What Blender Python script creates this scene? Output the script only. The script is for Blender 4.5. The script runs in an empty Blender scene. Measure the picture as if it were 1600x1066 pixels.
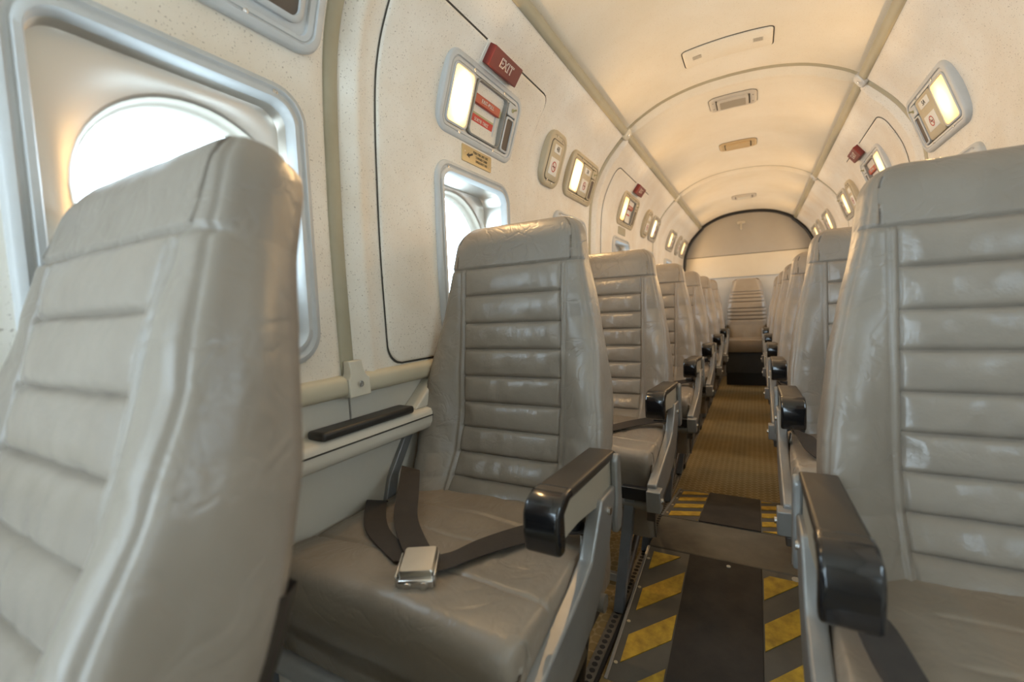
import bpy, math, random
from mathutils import Vector, Matrix, noise
random.seed(7)
S = bpy.context.scene
COL = S.collection
# ------------------------------------------------------------------ camera, sky, exposure
cam_d = bpy.data.cameras.new('camera'); cam = bpy.data.objects.new('camera', cam_d); COL.objects.link(cam)
cam_d.sensor_fit = 'HORIZONTAL'; cam_d.sensor_width = 36.0; cam_d.lens = 36.0 * 691.3 / 1600.0
cam_d.clip_start = 0.01; cam_d.clip_end = 100
YAW, PITCH, ROLL = .5055, .07, -.0475
fw = Vector((-math.sin(YAW) * math.cos(PITCH), math.cos(YAW) * math.cos(PITCH), -math.sin(PITCH)))
rt = Vector((math.cos(YAW), math.sin(YAW), 0)); up = rt.cross(fw)
r2 = rt * math.cos(ROLL) + up * math.sin(ROLL); u2 = up * math.cos(ROLL) - rt * math.sin(ROLL)
M = Matrix((r2, u2, -fw)).transposed().to_4x4(); M.translation = Vector((.09, 0, .88)); cam.matrix_world = M
cam_d.dof.use_dof = True; cam_d.dof.focus_distance = 1.25; cam_d.dof.aperture_fstop = 2.8
S.camera = cam
W = bpy.data.worlds.new('sky'); S.world = W; W.use_nodes = True
W.node_tree.nodes['Background'].inputs[0].default_value = (.67, .855, 1.0, 1)
W.node_tree.nodes['Background'].inputs[1].default_value = 9.6
S.view_settings.view_transform = 'Standard'; S.view_settings.look = 'None'
S.view_settings.exposure = 0.05; S.view_settings.gamma = 1; S.view_settings.use_curve_mapping = False
LAMP_W = 1.6            # each reading light
LAMP_COL = (1.0, .62, .27)

# ------------------------------------------------------------------ helpers
def tag(o, label=None, cat=None, group=None, kind=None):
    if label: o['label'] = label
    if cat: o['category'] = cat
    if group: o['group'] = group
    if kind: o['kind'] = kind
    return o
def empty(name, loc=(0, 0, 0), parent=None):
    o = bpy.data.objects.new(name, None); o.empty_display_size = .05
    COL.objects.link(o); o.location = loc; o.parent = parent; return o
def mesh(name, vs, fs, mat, parent=None, smooth=True, mtx=None, bevel=0, angle=40, seg=2, autos=True):
    me = bpy.data.meshes.new(name); me.from_pydata([tuple(v) for v in vs], [], fs); me.update()
    me.materials.append(mat)
    if smooth:
        for p in me.polygons: p.use_smooth = True
        if autos: me.set_sharp_from_angle(angle=math.radians(angle))
    o = bpy.data.objects.new(name, me); COL.objects.link(o)
    if mtx is not None: o.matrix_local = mtx
    o.parent = parent
    if bevel:
        b = o.modifiers.new('bevel', 'BEVEL'); b.width = bevel; b.segments = seg; b.limit_method = 'ANGLE'; b.angle_limit = math.radians(30)
        b.harden_normals = False
    return o
def flip(fs): return [tuple(reversed(f)) for f in fs]
class MB:
    def __init__(s): s.v = []; s.f = []
    def add(s, vs, fs):
        n = len(s.v); s.v += [tuple(v) for v in vs]; s.f += [tuple(i + n for i in f) for f in fs]; return s
    def box(s, x0, x1, y0, y1, z0, z1):
        v = [(x, y, z) for x in (x0, x1) for y in (y0, y1) for z in (z0, z1)]
        return s.add(v, [(0, 1, 3, 2), (4, 6, 7, 5), (0, 4, 5, 1), (2, 3, 7, 6), (0, 2, 6, 4), (1, 5, 7, 3)])
    def prism(s, poly, x0, x1):
        """poly in (y,z), extruded along x"""
        a = sum(poly[i][0] * poly[(i + 1) % len(poly)][1] - poly[(i + 1) % len(poly)][0] * poly[i][1] for i in range(len(poly)))
        if a < 0: poly = poly[::-1]
        if x0 > x1: x0, x1 = x1, x0
        n = len(poly); v = [(x0, y, z) for y, z in poly] + [(x1, y, z) for y, z in poly]
        f = [tuple(range(n))[::-1], tuple(range(n, 2 * n))]
        f += [(i, (i + 1) % n, n + (i + 1) % n, n + i) for i in range(n)]
        return s.add(v, f)
    def tube(s, pts, r, n=10, cap=True):
        pts = [Vector(p) for p in pts]; rings = []
        for i, p in enumerate(pts):
            d = (pts[min(i + 1, len(pts) - 1)] - pts[max(i - 1, 0)]).normalized()
            a = d.orthogonal().normalized() if i == 0 else (rings[-1][1] - d * rings[-1][1].dot(d)).normalized()
            rings.append((p, a, d.cross(a)))
        v = [p + (a * math.cos(2 * math.pi * k / n) + b * math.sin(2 * math.pi * k / n)) * r for p, a, b in rings for k in range(n)]
        f = [(i * n + k, i * n + (k + 1) % n, (i + 1) * n + (k + 1) % n, (i + 1) * n + k) for i in range(len(pts) - 1) for k in range(n)]
        if cap: f += [tuple(range(n))[::-1], tuple(range((len(pts) - 1) * n, len(pts) * n))]
        return s.add(v, f)
    def cyl(s, c, axis, r, h, n=16):
        c = Vector(c); a = Vector(axis).normalized(); return s.tube([c, c + a * h], r, n)
    def loft(s, loops, cap0=False, cap1=True, k=6):
        """loops of (w,h,r,cx,cy,z) rounded rectangles, local xy"""
        base = len(s.v); L = 0
        for w, h, r, cx, cy, z in loops:
            p = rrect(w, h, r, k); L = len(p); s.v += [(cx + x, cy + y, z) for x, y in p]
        for i in range(len(loops) - 1):
            for j in range(L):
                a = base + i * L + j; b = base + i * L + (j + 1) % L
                s.f.append((a, b, b + L, a + L))
        if cap0: s.f.append(tuple(base + j for j in range(L))[::-1])
        if cap1: s.f.append(tuple(base + (len(loops) - 1) * L + j for j in range(L)))
        return s
    def grid(s, P, closed=False):
        n = len(P); m = len(P[0]); base = len(s.v)
        for row in P: s.v += [tuple(p) for p in row]
        for i in range(n - 1):
            for j in range(m if closed else m - 1):
                a = base + i * m + j; b = base + i * m + (j + 1) % m
                s.f.append((a, b, b + m, a + m))
        return s
    def build(s, name, mat, parent=None, **k): return mesh(name, s.v, s.f, mat, parent, **k)
def rrect(w, h, r, k=6):
    r = max(min(r, w / 2 - 1e-5, h / 2 - 1e-5), 1e-5); out = []
    for cx, cy, a0 in ((w / 2 - r, h / 2 - r, 0), (-w / 2 + r, h / 2 - r, 90), (-w / 2 + r, -h / 2 + r, 180), (w / 2 - r, -h / 2 + r, 270)):
        for i in range(k + 1):
            a = math.radians(a0 + 90 * i / k); out.append((cx + r * math.cos(a), cy + r * math.sin(a)))
    return out
def plate(name, cx, cy, w, h, r, z0, z1, mat, parent, bv=.002, mtx=None):
    b = min(bv, (z1 - z0) * .9)
    return MB().loft([(w, h, r, cx, cy, z0), (w, h, r, cx, cy, z1 - b), (w - b * .6, h - b * .6, r, cx, cy, z1 - b * .3), (w - 2 * b, h - 2 * b, max(r - b, .001), cx, cy, z1)], cap0=True).build(name, mat, parent, mtx=mtx)
def copy_tree(o, parent=None):
    c = o.copy(); COL.objects.link(c); c.parent = parent
    for ch in list(o.children):
        copy_tree(ch, c)
    return c
def lerp(a, b, t): return a + (b - a) * t
def interp(x, xs, ys):
    if x <= xs[0]: return ys[0]
    for i in range(len(xs) - 1):
        if x <= xs[i + 1]: return lerp(ys[i], ys[i + 1], (x - xs[i]) / (xs[i + 1] - xs[i]))
    return ys[-1]
def sstep(a, b, x):
    t = min(max((x - a) / (b - a), 0), 1); return t * t * (3 - 2 * t)
def text_mesh(name, s, size, mat, parent, cx, cy, z, sx=1.0, depth=.0004, mtx=None, off=0):
    cu = bpy.data.curves.new('txt', 'FONT'); cu.body = s; cu.size = size; cu.space_character = 1.12; cu.align_x = 'CENTER'; cu.align_y = 'CENTER'; cu.extrude = depth; cu.offset = off; cu.resolution_u = 3
    to = bpy.data.objects.new('txt', cu); me = bpy.data.meshes.new_from_object(to)
    bpy.data.objects.remove(to); bpy.data.curves.remove(cu)
    for v in me.vertices: v.co.x = v.co.x * sx + cx; v.co.y += cy; v.co.z += z
    me.materials.clear(); me.materials.append(mat); me.name = name
    o = bpy.data.objects.new(name, me); COL.objects.link(o); o.parent = parent
    if mtx is not None: o.matrix_local = mtx
    return o

# ------------------------------------------------------------------ materials
def mat(name, col, rough=.5, metal=0, var=None, vscale=8, vamt=.5, bump=None, coat=0, spec=.5):
    """var: second colour mixed by noise; bump: list of (kind, scale, strength, distance)"""
    m = bpy.data.materials.new(name); m.use_nodes = True; nt = m.node_tree; N = nt.nodes; L = nt.links
    b = N['Principled BSDF']; b.inputs['Base Color'].default_value = (*col, 1); b.inputs['Roughness'].default_value = rough
    b.inputs['Metallic'].default_value = metal; b.inputs['Coat Weight'].default_value = coat; b.inputs['Specular IOR Level'].default_value = spec
    tc = N.new('ShaderNodeTexCoord')
    if var:
        n = N.new('ShaderNodeTexNoise'); n.inputs['Scale'].default_value = vscale; n.inputs['Detail'].default_value = 6; n.inputs['Roughness'].default_value = .6
        L.new(tc.outputs['Object'], n.inputs['Vector'])
        r = N.new('ShaderNodeMapRange'); r.inputs[1].default_value = .35; r.inputs[2].default_value = .7; r.inputs[4].default_value = vamt
        L.new(n.outputs['Fac'], r.inputs[0])
        mx = N.new('ShaderNodeMix'); mx.data_type = 'RGBA'; mx.inputs[6].default_value = (*col, 1); mx.inputs[7].default_value = (*var, 1)
        L.new(r.outputs[0], mx.inputs[0]); L.new(mx.outputs[2], b.inputs['Base Color'])
    last = None
    for kind, sc, st, dist in (bump or []):
        if kind == 'noise':
            t = N.new('ShaderNodeTexNoise'); t.inputs['Scale'].default_value = sc; t.inputs['Detail'].default_value = 5; out = t.outputs['Fac']
        elif kind == 'voro':
            t = N.new('ShaderNodeTexVoronoi'); t.inputs['Scale'].default_value = sc; out = t.outputs['Distance']
        elif kind == 'crease':
            t = N.new('ShaderNodeTexNoise'); t.inputs['Scale'].default_value = sc; t.inputs['Detail'].default_value = 3; t.inputs['Distortion'].default_value = .8
            s1 = N.new('ShaderNodeMath'); s1.operation = 'SUBTRACT'; s1.inputs[1].default_value = .5; L.new(t.outputs['Fac'], s1.inputs[0])
            s2 = N.new('ShaderNodeMath'); s2.operation = 'ABSOLUTE'; L.new(s1.outputs[0], s2.inputs[0])
            s3 = N.new('ShaderNodeMath'); s3.operation = 'MINIMUM'; s3.inputs[1].default_value = .07; L.new(s2.outputs[0], s3.inputs[0]); out = s3.outputs[0]
        else:
            t = N.new('ShaderNodeTexWave'); t.inputs['Scale'].default_value = sc; t.inputs['Distortion'].default_value = 9; t.inputs['Detail'].default_value = 2; t.bands_direction = 'DIAGONAL'; out = t.outputs['Fac']
        L.new(tc.outputs['Object'], t.inputs['Vector'])
        bp = N.new('ShaderNodeBump'); bp.inputs['Strength'].default_value = st; bp.inputs['Distance'].default_value = dist
        L.new(out, bp.inputs['Height'])
        if last: L.new(last, bp.inputs['Normal'])
        last = bp.outputs['Normal']
    if last: L.new(last, b.inputs['Normal'])
    return m
def speckle_mat(name, col, dark, stain):
    m = mat(name, col, .62, var=stain, vscale=3.5, vamt=.8, bump=[('noise', 260, .12, .002)])
    nt = m.node_tree; N = nt.nodes; L = nt.links; b = N['Principled BSDF']
    src = b.inputs['Base Color'].links[0].from_socket
    tc = [n for n in N if n.type == 'TEX_COORD'][0]
    v = N.new('ShaderNodeTexNoise'); v.inputs['Scale'].default_value = 300; v.inputs['Detail'].default_value = 2; L.new(tc.outputs['Object'], v.inputs['Vector'])
    r = N.new('ShaderNodeMapRange'); r.inputs[1].default_value = .64; r.inputs[2].default_value = .73; r.inputs[4].default_value = .8; L.new(v.outputs['Fac'], r.inputs[0])
    mx = N.new('ShaderNodeMix'); mx.data_type = 'RGBA'; L.new(r.outputs[0], mx.inputs[0]); L.new(src, mx.inputs[6]); mx.inputs[7].default_value = (*dark, 1)
    L.new(mx.outputs[2], b.inputs['Base Color']); return m
def emis(name, core, edge):
    """lit diffuser: hottest over the bulb in the middle"""
    m = bpy.data.materials.new(name); m.use_nodes = True; nt = m.node_tree; N = nt.nodes; L = nt.links
    b = N['Principled BSDF']; b.inputs['Base Color'].default_value = (.8, .75, .6, 1); b.inputs['Roughness'].default_value = .35
    tc = N.new('ShaderNodeTexCoord'); mp = N.new('ShaderNodeMapping'); mp.inputs['Location'].default_value = (-1, -1, 0); mp.inputs['Scale'].default_value = (2, 2, 0); L.new(tc.outputs['Generated'], mp.inputs[0])
    ln = N.new('ShaderNodeVectorMath'); ln.operation = 'LENGTH'; L.new(mp.outputs[0], ln.inputs[0])
    r = N.new('ShaderNodeMapRange'); r.interpolation_type = 'SMOOTHSTEP'; r.inputs[1].default_value = .15; r.inputs[2].default_value = 1.25; L.new(ln.outputs['Value'], r.inputs[0])
    mx = N.new('ShaderNodeMix'); mx.data_type = 'RGBA'; mx.clamp_result = False; L.new(r.outputs[0], mx.inputs[0]); mx.inputs[6].default_value = (*core, 1); mx.inputs[7].default_value = (*edge, 1)
    L.new(mx.outputs[2], b.inputs['Emission Color']); b.inputs['Emission Strength'].default_value = 1; return m
def hexcarpet(name):
    m = bpy.data.materials.new(name); m.use_nodes = True; nt = m.node_tree; N = nt.nodes; L = nt.links; b = N['Principled BSDF']
    b.inputs['Roughness'].default_value = .9; b.inputs['Specular IOR Level'].default_value = .2
    tc = N.new('ShaderNodeTexCoord'); sep = N.new('ShaderNodeSeparateXYZ'); L.new(tc.outputs['Object'], sep.inputs[0])
    # hexagonal dot lattice: max of three cosine waves
    def wave(ax, ay, k):
        c = N.new('ShaderNodeCombineXYZ'); c.inputs[0].default_value = ax * k; c.inputs[1].default_value = ay * k
        d = N.new('ShaderNodeVectorMath'); d.operation = 'DOT_PRODUCT'; L.new(tc.outputs['Object'], d.inputs[0]); L.new(c.outputs[0], d.inputs[1])
        s = N.new('ShaderNodeMath'); s.operation = 'COSINE'; L.new(d.outputs['Value'], s.inputs[0]); return s.outputs[0]
    k = 2 * math.pi / .026
    ws = [wave(math.cos(a), math.sin(a), k) for a in (0, math.pi / 3, 2 * math.pi / 3)]
    a = N.new('ShaderNodeMath'); a.operation = 'ADD'; L.new(ws[0], a.inputs[0]); L.new(ws[1], a.inputs[1])
    a2 = N.new('ShaderNodeMath'); a2.operation = 'ADD'; L.new(a.outputs[0], a2.inputs[0]); L.new(ws[2], a2.inputs[1])
    r = N.new('ShaderNodeMapRange'); r.inputs[1].default_value = -1.45; r.inputs[2].default_value = -.6; L.new(a2.outputs[0], r.inputs[0])
    n = N.new('ShaderNodeTexNoise'); n.inputs['Scale'].default_value = 9; n.inputs['Detail'].default_value = 8; L.new(tc.outputs['Object'], n.inputs['Vector'])
    mx0 = N.new('ShaderNodeMix'); mx0.data_type = 'RGBA'; mx0.inputs[6].default_value = (.17, .118, .048, 1); mx0.inputs[7].default_value = (.28, .205, .095, 1); L.new(n.outputs['Fac'], mx0.inputs[0])
    mx = N.new('ShaderNodeMix'); mx.data_type = 'RGBA'; L.new(r.outputs[0], mx.inputs[0]); mx.inputs[6].default_value = (.33, .255, .135, 1); L.new(mx0.outputs[2], mx.inputs[7])
    L.new(mx.outputs[2], b.inputs['Base Color'])
    bp = N.new('ShaderNodeBump'); bp.inputs['Strength'].default_value = .5; bp.inputs['Distance'].default_value = .002; L.new(r.outputs[0], bp.inputs['Height']); L.new(bp.outputs[0], b.inputs['Normal'])
    return m
def pane_mat(name):
    m = bpy.data.materials.new(name); m.use_nodes = True; nt = m.node_tree; N = nt.nodes; L = nt.links
    N.remove(N['Principled BSDF']); out = N['Material Output']
    t = N.new('ShaderNodeBsdfTransparent'); t.inputs[0].default_value = (.97, .98, .98, 1); g = N.new('ShaderNodeBsdfGlossy'); g.inputs['Roughness'].default_value = .03
    lw = N.new('ShaderNodeLayerWeight'); f = N.new('ShaderNodeMath'); f.operation = 'POWER'; f.inputs[1].default_value = 5; L.new(lw.outputs['Facing'], f.inputs[0]); mx = N.new('ShaderNodeMixShader')
    L.new(f.outputs[0], mx.inputs[0]); L.new(t.outputs[0], mx.inputs[1]); L.new(g.outputs[0], mx.inputs[2]); L.new(mx.outputs[0], out.inputs[0]); return m

M_liner = speckle_mat('liner', (.84, .79, .705), (.19, .125, .07), (.71, .60, .465))
M_ceil = speckle_mat('ceiling_liner', (.745, .68, .565), (.52, .42, .29), (.67, .59, .455))
M_olive = mat('olive_strip', (.40, .36, .255), .5, var=(.33, .29, .19), vscale=14)
M_dado = mat('dado_vinyl', (.55, .49, .36), .5, var=(.46, .39, .27), vscale=10)
M_bracket = mat('bracket_plastic', (.62, .58, .48), .45, var=(.52, .47, .36), vscale=20)
M_lower = mat('lower_wall', (.64, .585, .49), .55, var=(.56, .505, .41), vscale=6, bump=[('noise', 180, .1, .001)])
M_frame = mat('grey_plastic', (.54, .545, .54), .38, var=(.46, .455, .43), vscale=20)
M_tan = mat('tan_plastic', (.52, .43, .29), .45, var=(.44, .36, .23), vscale=20)
M_greybrown = mat('greybrown_plastic', (.46, .42, .35), .45)
M_reveal = mat('brushed_reveal', (.70, .66, .60), .28, .75, bump=[('noise', 300, .05, .001)])
M_lip = mat('window_lip', (.62, .56, .46), .5)
M_pane = pane_mat('acrylic_pane')
M_dark = mat('dark_gap', (.02, .02, .02), .7)
M_seam = mat('seam_gasket', (.05, .045, .035), .7)
M_leather = mat('grey_leather', (.285, .247, .205), .34, var=(.225, .191, .154), vscale=7, vamt=.7, bump=[('noise', 15, .24, .009), ('crease', 15, .38, .016), ('voro', 420, .08, .0006)], spec=.5)
M_leather_head = mat('grey_leather_head', (.275, .238, .198), .40, var=(.21, .178, .144), vscale=6, vamt=.7, bump=[('noise', 13, .26, .009), ('crease', 17, .5, .016), ('voro', 420, .08, .0006)], spec=.45)
M_leather_panel = mat('grey_leather_panel', (.29, .251, .208), .26, var=(.235, .199, .162), vscale=9, vamt=.6, bump=[('noise', 17, .42, .009), ('voro', 300, .12, .0006)], spec=.5)
M_leather_seat = mat('tan_leather_seat', (.275, .228, .178), .36, var=(.22, .178, .134), vscale=7, vamt=.7, bump=[('noise', 16, .32, .009), ('crease', 13, .35, .016)], spec=.5)
M_shell = mat('dark_seat_shell', (.030, .024, .019), .55, var=(.06, .045, .033), vscale=30)
M_armpad = mat('armrest_pad', (.045, .036, .027), .42, var=(.028, .022, .017), vscale=12, bump=[('noise', 160, .1, .001)])
M_armcap = mat('armrest_cap', (.010, .010, .011), .16, coat=.4)
M_armpanel = mat('armrest_panel', (.36, .32, .25), .42, var=(.30, .265, .20), vscale=14)
M_alu = mat('seat_frame_grey', (.285, .28, .268), .36, .35, var=(.22, .212, .197), vscale=18)
M_leg = mat('leg_bluegrey', (.20, .225, .26), .4, .3, var=(.14, .155, .175), vscale=20)
M_guard = mat('brown_guard', (.085, .062, .043), .45, var=(.05, .036, .026), vscale=20)
M_black = mat('black_metal', (.015, .015, .016), .4)
M_steel = mat('steel', (.66, .65, .63), .25, 1.0)
M_buckle = mat('buckle_steel', (.62, .59, .54), .3, .95, var=(.55, .52, .47), vscale=30)
M_belt = mat('belt_webbing', (.035, .027, .022), .75, var=(.055, .042, .032), vscale=50, bump=[('noise', 500, .3, .0008)])
M_carpet = hexcarpet('hex_carpet')
M_ramp = mat('ramp_plate', (.080, .074, .062), .5, var=(.15, .135, .105), vscale=10, vamt=.5, bump=[('noise', 60, .15, .001)])
M_cap = mat('spar_cap', (.165, .148, .112), .5, var=(.055, .045, .034), vscale=4.5, vamt=1.0, bump=[('noise', 90, .2, .001)])
M_mat = mat('black_mat', (.030, .024, .019), .8, var=(.062, .050, .038), vscale=14, vamt=.6, bump=[('noise', 300, .4, .001)])
M_yel = mat('yellow_stripe', (.60, .38, .035), .6, var=(.22, .125, .015), vscale=34, vamt=.75, bump=[('noise', 200, .3, .001)])
M_trackm = mat('floor_track', (.22, .20, .17), .45, .5, var=(.10, .085, .065), vscale=40)
M_bulk = mat('bulkhead', (.32, .295, .26), .6, var=(.28, .255, .22), vscale=5)
M_bulk2 = mat('bulkhead_lower', (.53, .47, .37), .6, var=(.47, .41, .315), vscale=6)
M_bulk3 = mat('bulkhead_kick', (.42, .41, .39), .6)
M_red = mat('exit_red', (.17, .022, .016), .5, var=(.13, .018, .014), vscale=30)
M_redb = mat('handle_red', (.42, .05, .025), .4)
M_redlab = mat('label_red', (.55, .03, .02), .5)
M_white = mat('white_print', (.80, .76, .68), .5)
M_sticker = mat('sticker_white', (.74, .71, .65), .45)
M_ink = mat('ink_black', (.02, .02, .02), .5)
M_inkred = mat('ink_red', (.45, .04, .04), .5)
M_placard = mat('placard_tan', (.56, .41, .20), .4, .2)
M_speaker = mat('speaker_brown', (.11, .08, .058), .6, bump=[('voro', 500, .3, .001)])
M_niche = mat('niche_grey', (.27, .255, .225), .45)
M_olivebar = mat('olive_handle', (.42, .38, .20), .5)
M_lamp = emis('lamp_diffuser', (4.5, 3.6, 1.9), (1.5, .85, .26))
M_lampd = emis('lamp_diffuser_deep', (2.8, 1.95, .80), (1.15, .55, .10))
M_pad = mat('ledge_pad', (.028, .024, .020), .45, bump=[('noise', 120, .2, .001)])
M_grill = mat('ceiling_grille', (.30, .26, .20), .6)
M_cgrey = mat('ceiling_fitting_grey', (.50, .45, .38), .45)
M_ctan = mat('ceiling_fitting_tan', (.50, .36, .19), .45)
M_bin = mat('rear_base', (.045, .05, .058), .6, var=(.03, .032, .036), vscale=12)

# ------------------------------------------------------------------ cabin section
ZT = [.70, 1.0, 1.2, 1.30, 1.40, 1.47, 1.52, 1.57, 1.61, 1.65, 1.68, 1.705]
XT = [.655, .66, .655, .650, .640, .622, .600, .572, .543, .507, .478, .45]
def catmull(ps, n):
    out = []
    for i in range(len(ps) - 1):
        p0 = ps[max(i - 1, 0)]; p1 = ps[i]; p2 = ps[i + 1]; p3 = ps[min(i + 2, len(ps) - 1)]
        for k in range(n):
            t = k / n
            out.append(tuple(.5 * (2 * b + (c - a) * t + (2 * a - 5 * b + 4 * c - d) * t * t + (3 * b - a - 3 * c + d) * t ** 3) for a, b, c, d in zip(p0, p1, p2, p3)))
    out.append(ps[-1]); return out
WP = catmull([(x, z) for x, z in zip(XT, ZT)], 8)                 # right half wall, bottom to rail
CPc = catmull([(.455, 1.712), (.40, 1.752), (.30, 1.800), (.20, 1.828), (.10, 1.842), (0, 1.846)], 6)
CP = CPc + [(-x, z) for x, z in CPc[::-1][1:]]                    # ceiling, right to left
def arclen(P):
    s = [0]
    for a, b in zip(P, P[1:]): s.append(s[-1] + math.hypot(b[0] - a[0], b[1] - a[1]))
    return s
WS = arclen(WP); CS = arclen(CP)
def sample(P, Sx, s):
    """point and left-hand normal pointing to cabin inside for a polyline at arc length s"""
    s = min(max(s, 0), Sx[-1])
    for i in range(len(P) - 1):
        if s <= Sx[i + 1] or i == len(P) - 2:
            t = (s - Sx[i]) / (Sx[i + 1] - Sx[i]); a, b = P[i], P[i + 1]
            d = (b[0] - a[0], b[1] - a[1]); l = math.hypot(*d)
            return (lerp(a[0], b[0], t), lerp(a[1], b[1], t)), (-d[1] / l, d[0] / l)
def wall_s(z):      # arc length at height z
    for i in range(len(WP) - 1):
        if WP[i + 1][1] >= z: return WS[i] + (WS[i + 1] - WS[i]) * (z - WP[i][1]) / (WP[i + 1][1] - WP[i][1])
    return WS[-1]
def wall_x(z): return sample(WP, WS, wall_s(z))[0][0]
RINGS = [-.95, .645, 2.245, 3.83, 5.6]
YF = -.95
WIN = [(-.42, 0), (.372, 0), (1.153, 1), (1.94, 1), (2.80, 2), (3.60, 2), (4.50, 3), (5.25, 3)]
WH = .40; WV = .50; WZ = 1.047
def lin(a, b, n): return [a + (b - a) * i / n for i in range(n + 1)]
def uniq(l):
    l = sorted(l); o = [l[0]]
    for x in l[1:]:
        if x - o[-1] > 1e-4: o.append(x)
    return o
def bead(d): return .009 * math.exp(-((d - .040) / .018) ** 2)
def roll(d, w=.060, h=.022): return -h * (1 - math.sqrt(max(0, 1 - (1 - min(d / w, 1)) ** 2)))
def liner(name, side, y0, y1, wins, parent, m):
    """one padded side panel with rolled edges and window openings"""
    s0 = wall_s(.752); s1 = WS[-1] - .004
    ys = lin(y0, y1, 30) + [y0 + e for e in (.002, .005, .01, .016, .024, .034, .042, .050, .060, .075)] + [y1 - e for e in (.002, .005, .01, .016, .024, .034, .042, .050, .060, .075)]
    ss = lin(s0, s1, 40) + [s1 - e for e in (.002, .005, .01, .016, .024, .034, .042, .050, .060, .075)]
    for c in wins: ys += [c - .178, c + .178]
    za, zb = wall_s(WZ - .228), wall_s(WZ + .228); ss += [za, zb]
    ys = uniq(ys); ss = uniq(ss); P = []
    for s in ss:
        (x, z), (nx, nz) = sample(WP, WS, s); row = []
        for y in ys:
            o = min(roll(min(y - y0, y1 - y)), roll(s1 - s, .07, .022)) + bead(y - y0)
            row.append((side * (x + nx * o), y, z + nz * o))
        P.append(row)
    mb = MB(); mb.grid(P); n = len(ys); fs = []
    for i in range(len(ss) - 1):
        for j in range(n - 1):
            ym = (ys[j] + ys[j + 1]) / 2; sm = (ss[i] + ss[i + 1]) / 2
            if any(abs(ym - c) < .178 for c in wins) and za < sm < zb: continue
            a = i * n + j; fs.append((a, a + 1, a + 1 + n, a + n))
    if side > 0: fs = flip(fs)
    return mesh(name, mb.v, fs, m, parent, autos=False)

# ---- floor
f = MB().box(-.70, .70, YF, 5.62, -.03, 0).build('floor', M_carpet, smooth=False); tag(f, 'brown carpeted cabin floor with small hexagon pattern', kind='structure')
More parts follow.
